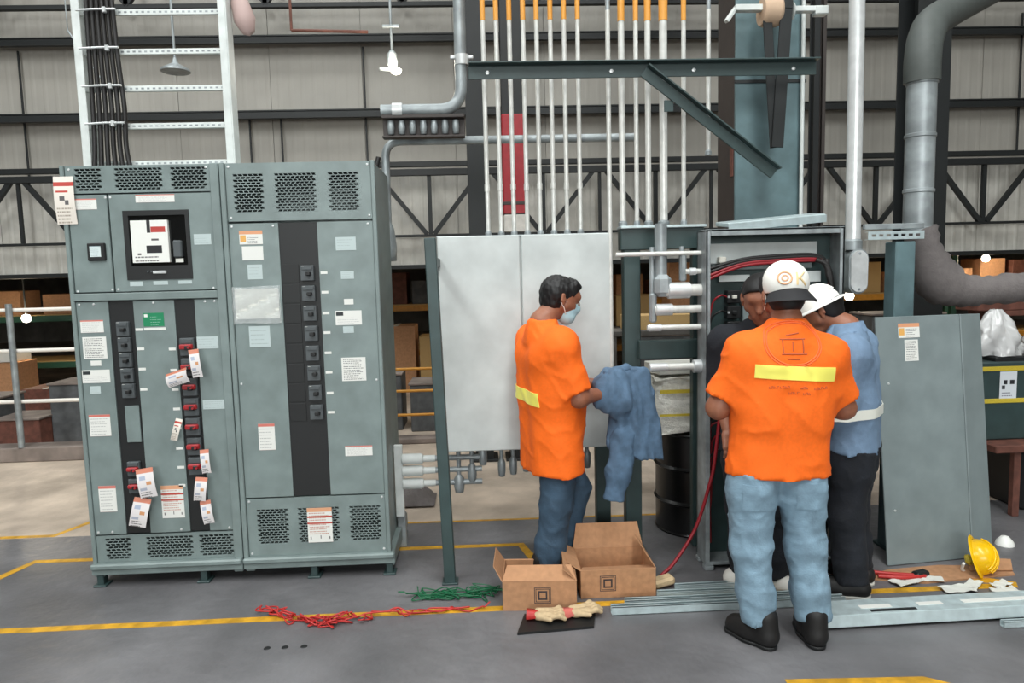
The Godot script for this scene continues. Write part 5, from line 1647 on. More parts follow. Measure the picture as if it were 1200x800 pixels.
	var paper := [[2.16, -3.42, 0.16, 0.3, "largest white scrap before the short red cable"], [2.30, -3.43, 0.12, -0.2, "white scrap lying next to the largest scrap"], [2.36, -3.31, 0.16, 0.1, "crumpled white scrap on the yellow line"], [2.47, -3.35, 0.12, 0.7, "white scrap right beside the crumpled one"], [2.58, -3.27, 0.13, 0.1, "white scrap behind the trough at the right"], [2.74, -3.25, 0.1, -0.4, "white scrap at the picture's right edge"], [2.61, -3.34, 0.11, 0.4, "beige scrap near the slanted yellow mark"]]
	for p in paper:
		var rows := []
		for i in 4:
			var row := []
			for j in 5:
				row.append(Vector3((j / 4.0 - 0.5) * p[2], 0.005 + 0.014 * absf(sin(j * 1.7 + i * 2.1 + p[0] * 9)), (i / 3.0 - 0.5) * p[2] * 0.5))
			rows.append(row)
		b = Bld.new()
		b.sheet(rows, 0.002)
		solo("paper_scrap", p[4], "scrap", b.mesh(), M.paper, Vector3(p[0], 0.0, p[1]), Vector3(0, p[3], 0), "scraps on the floor")
	solo("white_wire", "curl of thin white wire by the steel trough", "wire", tangle(29, [Vector3(1.74, 0, -3.32), Vector3(1.92, 0, -3.31), Vector3(1.75, 0, -3.33), Vector3(1.93, 0, -3.33)], 30, 0.004, 0.025), M.wire_white)
	b = Bld.new()
	b.box(Vector3(0, 0.03, 0), Vector3(0.12, 0.045, 0.07), 0.012, Basis(Vector3.BACK, 0.15))
	solo("leather_pad", "tan crumpled pad on the floor right of the larger carton", "pad", b.mesh(), M.leather, Vector3(0.90, 0.0, -3.50), Vector3(0, 0.2, 0))
	# yellow hard hat lying on its side
	var hat := thing("hard_hat", "yellow hard hat lying on its side against the leaning panel", "hard hat", Vector3(2.60, 0.088, -3.50), Vector3(0.75, -0.35, -1.05))
	hard_hat(hat, M.helmet, 0.68)
	b = Bld.new()
	b.tube(curve([Vector3(0.08, -0.03, 0.02), Vector3(0.06, -0.07, 0.05), Vector3(0.0, -0.085, 0.06), Vector3(-0.05, -0.06, 0.05)], 5), 0.008, 8)
	part(hat, "chin_strap", b.mesh(), M.white_plastic)
	part(hat, "ratchet_knob", bm(Vector3(0.02, -0.05, 0.0), Vector3(0.045, 0.03, 0.05), 0.008), M.tape_yellow)
	# small white cone cup at the right edge
	b = Bld.new()
	b.lathe([Vector2(0.05, 0), Vector2(0.045, 0.02), Vector2(0.02, 0.05), Vector2(0, 0.055)], 14, Transform3D(), true)
	solo("plastic_bowl", "small white upturned bowl on the floor beyond the hard hat", "bowl", b.mesh(), M.white_plastic, Vector3(3.02, 0, -3.85))

func hard_hat(parent: Node, m: Material, k: float) -> void:
	# shell with brim and three ridges; the opening looks down
	var b := Bld.new()
	var prof := []
	for i in 13:
		var a := PI / 2 * i / 12.0
		prof.append(Vector2(0.122 * cos(a), 0.135 * sin(a)))
	var full := [Vector2(0.150, -0.012), Vector2(0.152, -0.004), Vector2(0.124, 0.004)]
	full.append_array(prof)
	b.lathe(full, 28, Transform3D(Basis().scaled(Vector3(1.0, 1, 1.16) * k), Vector3.ZERO), true)
	var inner := []
	for i in 13:
		var a := PI / 2 * i / 12.0
		inner.append(Vector2(0.118 * cos(a), -0.012 + 0.138 * sin(a)))
	var bi := Bld.new()
	bi.lathe(inner, 28, Transform3D(Basis().scaled(Vector3(1.0, 1, 1.16) * k), Vector3.ZERO), true)
	part(parent, "shell", b.mesh(), m)
	part(parent, "lining", bi.mesh(), M.white_plastic)
	var r := Bld.new()
	for x in [-0.035, 0.0, 0.035]:
		var pts := []
		for i in 11:
			var a := lerpf(-1.1, 1.1, i / 10.0)
			pts.append(Vector3(x, sqrt(maxf(0.0, 1.0 - pow(x / 0.122, 2))) * 0.137 * cos(a), 0.1415 * sin(a)) * k)
		r.tube(pts, 0.007 * k, 8)
	part(parent, "ridge", r.mesh(), m)

func glove(at: Vector3, turn: float, label: String, pale := false) -> void:
	var f := Fld.new()
	f.k = 0.012
	f.cap(Vector3(-0.03, 0.02, -0.02), Vector3(0.03, 0.02, -0.02), 0.02, 0.02)
	f.cap(Vector3(-0.03, 0.02, 0.02), Vector3(0.03, 0.02, 0.02), 0.02, 0.02)
	for i in 4:
		var z := -0.036 + i * 0.024
		var l: float = [0.052, 0.068, 0.07, 0.058][i]
		f.cap(Vector3(0.035, 0.02, z), Vector3(0.04 + l * 0.6, 0.03, z * 1.1), 0.0115, 0.011)
		f.cap(Vector3(0.04 + l * 0.6, 0.03, z * 1.1), Vector3(0.04 + l, 0.016, z * 1.12), 0.011, 0.010)
	f.cap(Vector3(-0.02, 0.02, 0.03), Vector3(0.03, 0.022, 0.062), 0.013, 0.011)
	var g := part(self, numbered("work_glove"), f.mesh(0.004), M.leather, at, Vector3(0, turn, 0))
	meta(g, label, "glove", "work gloves")
	var b := Bld.new()
	b.tube([Vector3(-0.085, 0.02, 0), Vector3(-0.05, 0.02, 0), Vector3(-0.03, 0.02, 0)], 0.04, 14, [0.046, 0.040, 0.037], 0.4)
	part(g, "cuff", b.mesh(), M.pink_cuff if pale else M.wire_red)

# ------------------------------------------------------------------ smooth bodies: distance fields meshed as surface nets
class Fld:
	var items := []      # [a, b, ra, rb, cut_end, scale Vector3]
	var k := 0.03
	var planes := []     # [point, normal]: keep the side against the normal
	var noise: FastNoiseLite
	var amp := 0.0
	var nscale := Vector3.ONE
	var ridge := 0.0   # height of the narrow folds
	func cap(a: Vector3, b: Vector3, ra: float, rb: float, cut := false, squash := Vector3.ONE) -> void:
		items.append([a, b, ra, rb, cut, squash])
	func cut(p: Vector3, n: Vector3) -> void:
		planes.append([p, n.normalized()])
	static func one(it: Array, p: Vector3) -> float:
		var s: Vector3 = it[5]
		var a: Vector3 = it[0]
		var ab: Vector3 = it[1] - a
		var ap := p - a
		if s != Vector3.ONE:
			ab /= s
			ap /= s
		var l := ab.length_squared()
		var t := clampf(ap.dot(ab) / l, 0.0, 1.0) if l > 1e-9 else 0.0
		var d: float = (ap - ab * t).length() - lerpf(it[2], it[3], t)
		if s != Vector3.ONE:
			d *= minf(s.x, minf(s.y, s.z))
		if it[4]:
			var q: Vector3 = it[1]
			d = maxf(d, (p - q).dot((q - a).normalized()))
		return d
	func finish(d: float, p: Vector3) -> float:
		for c in planes:
			d = maxf(d, (p - c[0]).dot(c[1]))
		if amp > 0.0:
			var n := noise.get_noise_3d(p.x * nscale.x, p.y * nscale.y, p.z * nscale.z)
			d += n * amp
			if ridge > 0.0:
				var m := noise.get_noise_3d(p.x * nscale.x * 0.9 + p.y * 3.0 + 31.0, p.y * nscale.y * 0.9, p.z * nscale.z * 0.9)
				var h := maxf(0.0, 1.0 - absf(m) * 4.0)
				d -= ridge * h * h
		return d
	func at(p: Vector3) -> float:
		var d := 1e3
		for it in items:
			var e := one(it, p)
			var h := maxf(k - absf(d - e), 0.0) / k
			d = minf(d, e) - h * h * k * 0.25
		return finish(d, p)
	# walk from p along dir until the surface is met
	func hit(p: Vector3, dir: Vector3) -> Vector3:
		var t := 0.0
		for i in 40:
			var d := at(p + dir * t)
			if d < 0.0008:
				break
			t += d * 0.8
			if t > 0.6:
				break
		return p + dir * t
	func mesh(cell: float) -> ArrayMesh:
		var lo := Vector3.ONE * 1e3
		var hi := -lo
		for it in items:
			var r: float = maxf(it[2], it[3])
			var rs: Vector3 = it[5] * r
			for e in 2:
				lo = lo.min(it[e] - rs)
				hi = hi.max(it[e] + rs)
		lo -= Vector3.ONE * cell * 3.0
		hi += Vector3.ONE * cell * 3.0
		var nx := int((hi.x - lo.x) / cell) + 2
		var ny := int((hi.y - lo.y) / cell) + 2
		var nz := int((hi.z - lo.z) / cell) + 2
		var g := PackedFloat32Array()
		g.resize(nx * ny * nz)
		g.fill(1e3)
		for it in items:
			var r: float = maxf(it[2], it[3])
			var m: Vector3 = it[5] * r + Vector3.ONE * (k + cell * 2.5)
			var a: Vector3 = ((it[0] as Vector3).min(it[1]) - m - lo) / cell
			var b: Vector3 = ((it[0] as Vector3).max(it[1]) + m - lo) / cell
			for z in range(maxi(0, int(a.z)), mini(nz, int(b.z) + 2)):
				for y in range(maxi(0, int(a.y)), mini(ny, int(b.y) + 2)):
					var base := (z * ny + y) * nx
					for x in range(maxi(0, int(a.x)), mini(nx, int(b.x) + 2)):
						var e := one(it, lo + Vector3(x, y, z) * cell)
						var d := g[base + x]
						var h := maxf(k - absf(d - e), 0.0) / k
						g[base + x] = minf(d, e) - h * h * k * 0.25
		if planes.size() or amp > 0.0:
			for z in nz:
				for y in ny:
					var base := (z * ny + y) * nx
					for x in nx:
						var d := g[base + x]
						if absf(d) < cell * 4.0 or (d < 0.0 and planes.size()):
							g[base + x] = finish(d, lo + Vector3(x, y, z) * cell)
		var off := [0, 1, nx, nx + 1, nx * ny, nx * ny + 1, nx * ny + nx, nx * ny + nx + 1]
		var corner := [Vector3(0, 0, 0), Vector3(1, 0, 0), Vector3(0, 1, 0), Vector3(1, 1, 0), Vector3(0, 0, 1), Vector3(1, 0, 1), Vector3(0, 1, 1), Vector3(1, 1, 1)]
		var edges := [[0, 1], [2, 3], [4, 5], [6, 7], [0, 2], [1, 3], [4, 6], [5, 7], [0, 4], [1, 5], [2, 6], [3, 7]]
		var vid := {}
		var vs := PackedVector3Array()
		var idx := PackedInt32Array()
		for z in nz - 1:
			for y in ny - 1:
				for x in nx - 1:
					var o := (z * ny + y) * nx + x
					if absf(g[o]) > cell * 2.5:
						continue
					var mask := 0
					for c in 8:
						if g[o + off[c]] < 0.0:
							mask |= 1 << c
					if mask == 0 or mask == 255:
						continue
					var s := Vector3.ZERO
					var n := 0
					for e in edges:
						var i0: int = e[0]
						var i1: int = e[1]
						if ((mask >> i0) & 1) != ((mask >> i1) & 1):
							var d0 := g[o + off[i0]]
							var d1 := g[o + off[i1]]
							s += (corner[i0] as Vector3).lerp(corner[i1], d0 / (d0 - d1))
							n += 1
					vid[o] = vs.size()
					vs.append(lo + (Vector3(x, y, z) + s / n) * cell)
		for o in vid:
			for ax in 3:
				var st: int = [1, nx, nx * ny][ax]
				var in0: bool = g[o] < 0.0
				if in0 == (g[o + st] < 0.0):
					continue
				var su: int = [nx, nx * ny, 1][ax]
				var sv: int = [nx * ny, 1, nx][ax]
				if not (vid.has(o - su) and vid.has(o - sv) and vid.has(o - su - sv)):
					continue
				var q := [vid[o], vid[o - su], vid[o - su - sv], vid[o - sv]]
				if in0:
					idx.append_array([q[0], q[2], q[1], q[0], q[3], q[2]])
				else:
					idx.append_array([q[0], q[1], q[2], q[0], q[2], q[3]])
		# normals from faces (clockwise front)
		var ns := PackedVector3Array()
		ns.resize(vs.size())
		for i in range(0, idx.size(), 3):
			var fn := (vs[idx[i + 2]] - vs[idx[i]]).cross(vs[idx[i + 1]] - vs[idx[i]])
			for j in 3:
				ns[idx[i + j]] += fn
		for i in ns.size():
			ns[i] = ns[i].normalized()
		var ar := []
		ar.resize(Mesh.ARRAY_MAX)
		ar[Mesh.ARRAY_VERTEX] = vs
		ar[Mesh.ARRAY_NORMAL] = ns
		ar[Mesh.ARRAY_INDEX] = idx
		var me := ArrayMesh.new()
		me.add_surface_from_arrays(Mesh.PRIMITIVE_TRIANGLES, ar)
		return me

# ------------------------------------------------------------------ people
func wrinkle(seed_: int) -> FastNoiseLite:
	var n := FastNoiseLite.new()
	n.noise_type = FastNoiseLite.TYPE_SIMPLEX_SMOOTH
	n.frequency = 1.0
	n.fractal_octaves = 2
	n.seed = seed_
	return n

func joined_mesh(ms: Array) -> ArrayMesh:
	var v := PackedVector3Array()
	var n := PackedVector3Array()
	var ix := PackedInt32Array()
	for m in ms:
		var a: Array = m.surface_get_arrays(0)
		var o := v.size()
		v.append_array(a[Mesh.ARRAY_VERTEX])
		n.append_array(a[Mesh.ARRAY_NORMAL])
		for i in a[Mesh.ARRAY_INDEX]:
			ix.append(i + o)
	var ar := []
	ar.resize(Mesh.ARRAY_MAX)
	ar[Mesh.ARRAY_VERTEX] = v
	ar[Mesh.ARRAY_NORMAL] = n
	ar[Mesh.ARRAY_INDEX] = ix
	var me := ArrayMesh.new()
	me.add_surface_from_arrays(Mesh.PRIMITIVE_TRIANGLES, ar)
	return me

# head: c centre, f forward, u up
func head_field(c: Vector3, f: Vector3, u: Vector3, neck: Vector3) -> Fld:
	var r := f.cross(u).normalized()
	var h := Fld.new()
	h.k = 0.028
	h.cap(c + u * 0.032 - f * 0.028, c + u * 0.032 + f * 0.022, 0.080, 0.076)
	h.cap(c + f * 0.030 + u * 0.015, c + f * 0.044 - u * 0.062, 0.060, 0.044)
	h.cap(c + f * 0.062 - u * 0.088, c + f * 0.066 - u * 0.092, 0.024, 0.022)
	h.cap(c + f * 0.088 + u * 0.022, c + f * 0.112 - u * 0.022, 0.009, 0.014)
	h.cap(c + f * 0.086 + u * 0.032 - r * 0.035, c + f * 0.086 + u * 0.032 + r * 0.035, 0.011, 0.011)
	h.cap(c + f * 0.080 - u * 0.055 - r * 0.02, c + f * 0.080 - u * 0.055 + r * 0.02, 0.012, 0.012)
	h.cap(c - u * 0.05 - f * 0.025, neck, 0.056, 0.062)
	for s in [-1.0, 1.0]:
		h.cap(c + r * s * 0.030 + f * 0.058 - u * 0.025, c + r * s * 0.052 + f * 0.020 - u * 0.03, 0.024, 0.026)
	return h

func ear_field(c: Vector3, f: Vector3, u: Vector3) -> Fld:
	var r := f.cross(u).normalized()
	var h := Fld.new()
	h.k = 0.010
	for s in [-1.0, 1.0]:
		var e: Vector3 = c + r * s * 0.082 - f * 0.006 - u * 0.005
		h.cap(e + u * 0.022 - f * 0.010, e - u * 0.022, 0.012, 0.009)
		h.cap(e + u * 0.020 + r * s * 0.008 - f * 0.014, e - u * 0.006 + r * s * 0.010 - f * 0.016, 0.007, 0.006)
		h.cap(e - r * s * 0.015, e, 0.014, 0.012)
	return h

# hand: wrist w, direction d of the fingers, n out of the back of the hand, side +1 if the thumb lies along d x n
func hand_field(w: Vector3, d: Vector3, n: Vector3, side: float, curl: float) -> Fld:
	var t := d.cross(n).normalized() * side
	var h := Fld.new()
	h.k = 0.011
	h.cap(w - d * 0.03, w + d * 0.02, 0.027, 0.026)
	for i in 4:
		var o := t * (0.030 - 0.020 * i)
		h.cap(w + d * 0.02 + o * 0.7, w + d * 0.085 + o, 0.015, 0.0125)
		var k0 := w + d * 0.088 + o
		var l: float = [0.072, 0.082, 0.076, 0.060][i]
		var a := curl * 0.5
		var p := k0
		for j in 3:
			var q := d * cos(a) - n * sin(a)
			var e: Vector3 = p + q * l * [0.46, 0.30, 0.24][j]
			h.cap(p, e, [0.0098, 0.0090, 0.0082][j], [0.0090, 0.0082, 0.0072][j])
			p = e
			a += curl
	var b := w + d * 0.028 + t * 0.026
	var m := b + (d * 0.6 + t * 0.7 - n * 0.35).normalized() * 0.042
	h.cap(b, m, 0.014, 0.0105)
	h.cap(m, m + (d * 0.8 + t * 0.25 - n * 0.5).normalized() * 0.032, 0.0105, 0.0085)
	return h

func patch_on(F: Fld, x0: float, x1: float, yl: Array, nx: int, start_z: float, dir: Vector3, lift: float, th: float) -> ArrayMesh:
	# sheet laid on a field; yl = [y top left, y top right, y bottom left, y bottom right]
	var rows := []
	for i in 5:
		var row := []
		for j in nx:
			var u := float(j) / (nx - 1)
			var y := lerpf(lerpf(yl[0], yl[1], u), lerpf(yl[2], yl[3], u), i / 4.0)
			var p := F.hit(Vector3(lerpf(x0, x1, u), y, start_z), dir)
			row.append(p - dir * lift)
		rows.append(row)
	var b := Bld.new()
	b.sheet(rows, th)
	return b.mesh()

func shoe(parent: Node, heel: Vector3, dir: Vector3, m: Material, l := 0.25, high := true, sole_m: Material = null) -> void:
	var d := dir.normalized()
	var s := Vector3(-d.z, 0, d.x)
	var f := Fld.new()
	f.k = 0.03
	var b := Vector3(heel.x, 0.045, heel.z)
	f.cap(b, b + d * l * 0.35, 0.042, 0.045)
	f.cap(b + d * l * 0.35, b + d * (l - 0.09) - Vector3.UP * 0.008, 0.046, 0.040)
	f.cap(b + d * (l * 0.55) + s * 0.012, b + d * (l - 0.095) + s * 0.012, 0.036, 0.034)
	if high:
		f.cap(b + Vector3.UP * 0.02, b + Vector3.UP * 0.09 + d * 0.01, 0.046, 0.050)
		f.cap(b + Vector3.UP * 0.05 + d * 0.03, b + d * l * 0.5 + Vector3.UP * 0.01, 0.038, 0.034)
	else:
		f.cap(b + Vector3.UP * 0.02 + d * 0.01, b + d * l * 0.5 + Vector3.UP * 0.005, 0.040, 0.032)
	f.cut(Vector3(0, 0.014, 0), Vector3.DOWN)
	var o := part(parent, "shoe", f.mesh(0.008), m)
	var g := Fld.new()
	g.k = 0.03
	g.cap(b - Vector3.UP * 0.03, b + d * l * 0.35 - Vector3.UP * 0.03, 0.042, 0.046, false)
	g.cap(b + d * l * 0.35 - Vector3.UP * 0.03, b + d * (l - 0.085) - Vector3.UP * 0.03, 0.048, 0.043)
	g.cut(Vector3(0, 0.0, 0), Vector3.DOWN)
	g.cut(Vector3(0, 0.018, 0), Vector3.UP)
	part(o, "sole", g.mesh(0.007), sole_m if sole_m else M.black)

# J: joints in the person's own frame (faces -z, right is +x, feet on y = 0)
func person(label: String, at: Vector3, turn: float, J: Dictionary, S: Dictionary) -> Dictionary:
	var t := thing("person", label, "person", at, Vector3(0, turn, 0))
	var hf: Vector3 = J.head_f.normalized()
	var hr := hf.cross(J.get("head_u", Vector3.UP)).normalized()
	var hu := hr.cross(hf).normalized()
	# body
	var B := Fld.new()
	B.k = 0.05
	B.cap(J.pelvis, J.chest, 0.085, 0.085)
	B.cap(J.chest, J.neck, 0.08, 0.056)
	B.cap(J.neck, J.head - hu * 0.05 - hf * 0.025, 0.056, 0.052)
	for i in 2:
		B.cap(J.neck - Vector3(0, 0.07, 0), J.sh[i] - Vector3(0, 0.02, 0), 0.04, 0.045)
		B.cap(J.sh[i], J.el[i], 0.050, 0.042)
		B.cap(J.el[i], J.wr[i], 0.043, 0.028)
		B.cap(J.pelvis + (J.hip[i] - J.pelvis) * 0.6, J.hip[i], 0.075, 0.075)
		B.cap(J.hip[i], J.kn[i], 0.078, 0.055)
		B.cap(J.kn[i], J.an[i], 0.055, 0.040)
	var ms := [B.mesh(0.012), head_field(J.head, hf, hu, J.neck).mesh(0.0055), ear_field(J.head, hf, hu).mesh(0.004)]
	for i in 2:
		var d: Vector3 = J.get("hand_d", [(J.wr[0] - J.el[0]).normalized(), (J.wr[1] - J.el[1]).normalized()])[i]
		var n: Vector3 = J.get("hand_n", [Vector3.UP, Vector3.UP])[i]
		n = (n - d * n.dot(d)).normalized()
		ms.append(hand_field(J.wr[i], d, n, J.get("thumb", [1.0, -1.0])[i], S.get("curl", 0.5)).mesh(0.0042))
	part(t, "body", joined_mesh(ms), M.skin)
	# shirt
	var C := Fld.new()
	C.k = 0.06
	var lean: Vector3 = J.chest - J.pelvis
	var w: float = S.get("width", 1.0)
	var sq := Vector3(1, 1, S.get("depth", 0.8))
	for s in [-1.0, 1.0]:
		C.cap(J.chest + Vector3(s * 0.075 * w, 0.0, 0), J.chest - lean * 0.55 + Vector3(s * 0.075 * w, 0, 0), 0.135 * w, 0.128 * w, false, sq)
		C.cap(J.chest - lean * 0.55 + Vector3(s * 0.07 * w, 0, 0), Vector3(J.pelvis.x + s * 0.075 * w, S.hem - 0.1, J.pelvis.z), 0.130 * w, S.get("hem_r", 0.140) * w, false, sq)
	if S.has("belly_r"):
		C.cap(J.pelvis + Vector3(0, 0.16, -0.07), J.pelvis + Vector3(0, 0.0, -0.06), S.belly_r, S.belly_r)
	for i in 2:
		C.cap(J.neck - Vector3(0, 0.055, 0), J.sh[i] - Vector3(0, 0.008, 0), 0.070, 0.066)
		C.cap(J.sh[i], J.sh[i].lerp(J.chest - lean * 0.2, 0.35), 0.075, 0.09)
		if S.get("long", false):
			C.cap(J.sh[i], J.el[i], 0.070, 0.058)
			C.cap(J.el[i], J.wr[i], 0.058, 0.044, true)
		else:
			C.cap(J.sh[i], J.sh[i].lerp(J.el[i], S.get("sleeve", 0.82)), 0.069, 0.075, true)
	C.cut(Vector3(0, S.hem, 0), Vector3(S.get("hem_tilt", 0.0), -1, 0))
	C.cap(J.neck - Vector3(0, 0.07, 0), J.neck + Vector3(0, 0.004, 0), 0.074, 0.066, true)
	C.noise = wrinkle(S.get("seed", 1))
	C.amp = S.get("amp", 0.008)
	C.ridge = 0.0055
	C.nscale = Vector3(5.0, 4.0, 5.0)
	var shirt := part(t, "shirt", C.mesh(0.0105), S.shirt)
	# trousers
	var P := Fld.new()
	P.k = 0.035
	P.cap(J.hip[0] + Vector3(0, 0.10, 0), J.hip[1] + Vector3(0, 0.10, 0), 0.105, 0.105, false, sq)
	for i in 2:
		P.cap(J.hip[i] + Vector3(0, 0.06, S.get("seat", 0.02)), J.hip[i].lerp(J.kn[i], 0.35), S.get("hip_r", 0.112), 0.102)
		P.cap(J.hip[i].lerp(J.kn[i], 0.3), J.kn[i], 0.102, 0.084)
		P.cap(J.kn[i], J.kn[i].lerp(J.an[i], 0.7), 0.083, 0.076)
		P.cap(J.kn[i].lerp(J.an[i], 0.7), J.an[i] - (J.kn[i] - J.an[i]).normalized() * 0.03, 0.077, 0.074, true)
	P.noise = wrinkle(S.get("seed", 1) + 40)
	P.amp = 0.007
	P.ridge = 0.006
	P.nscale = Vector3(5.5, 6.5, 5.5)
	P.cut(Vector3(0, S.hem + 0.012, 0), Vector3(-S.get("hem_tilt", 0.0), 1, 0))
	part(t, "trousers", P.mesh(0.0105), S.trousers)
	for i in 2:
		shoe(t, J.an[i] + Vector3(0, 0, 0.0) - J.toe[i].normalized() * 0.05, J.toe[i], S.shoe, S.get("shoe_l", 0.26), S.get("boots", true), S.get("sole", null))
	return {"node": t, "shirt": shirt, "C": C, "P": P, "f": hf, "u": hu, "r": hr}

func hair_cap(c: Vector3, f: Vector3, u: Vector3, grow := 0.0) -> Fld:
	var h := Fld.new()
	h.k = 0.03
	h.cap(c + u * 0.036 - f * 0.030, c + u * 0.040 + f * 0.022, 0.088 + grow, 0.082 + grow)
	h.cap(c - u * 0.02 - f * 0.038, c + u * 0.02 - f * 0.035, 0.072 + grow, 0.078 + grow)
	return h

func eyes(t: Node, c: Vector3, f: Vector3, u: Vector3, r: Vector3) -> void:
	for s in [-1.0, 1.0]:
		var q := Fld.new()
		var e: Vector3 = c + f * 0.083 + u * 0.012 + r * s * 0.031
		q.cap(e - r * 0.004, e + r * 0.004, 0.0085, 0.0085)
		part(t, "eye", q.mesh(0.003), M.white_plastic)
		var b := Fld.new()
		b.cap(e + f * 0.006 - u * 0.003, e + f * 0.0062 - u * 0.003, 0.0042, 0.0042)
		part(t, "iris", b.mesh(0.002), M.black)
		var l := Bld.new()
		l.tube([e + u * 0.017 - r * 0.016 + f * 0.010, e + u * 0.021 + f * 0.013, e + u * 0.017 + r * 0.016 + f * 0.008], 0.0042, 8)
		part(t, "eyebrow", l.mesh(), M.hair)

func face_mask(t: Node, c: Vector3, f: Vector3, u: Vector3, r: Vector3, neck: Vector3) -> void:
	var h := Fld.new()
	h.k = 0.03
	h.cap(c + f * 0.040 - u * 0.005, c + f * 0.052 - u * 0.070, 0.066, 0.052)
	h.cap(c + f * 0.068 - u * 0.094, c + f * 0.070 - u * 0.09, 0.026, 0.026)
	h.cap(c + f * 0.090 - u * 0.002, c + f * 0.100 - u * 0.030, 0.020, 0.026)
	h.cut(c - u * 0.002 + f * 0.06, u + f * 0.18)
	h.cut(c + f * 0.022, -f)
	var m := part(t, "face_mask", h.mesh(0.005), M.mask)
	for s in [-1.0, 1.0]:
		for p in [-0.012, -0.075]:
			var b := Bld.new()
			b.tube([c + f * 0.03 + r * s * 0.064 + u * p, c + f * 0.005 + r * s * 0.083 + u * (p * 0.6), c - f * 0.022 + r * s * 0.088 + u * (0.012 if p > -0.05 else -0.02)], 0.0022, 6)
			part(m, "ear_loop", b.mesh(), M.strap)
	var b2 := Bld.new()
	b2.tube([c + f * 0.085 - r * 0.04 + u * -0.006, c + f * 0.118 + u * 0.004, c + f * 0.085 + r * 0.04 + u * -0.006], 0.003, 6)
	part(m, "nose_wire", b2.mesh(), M.strap)

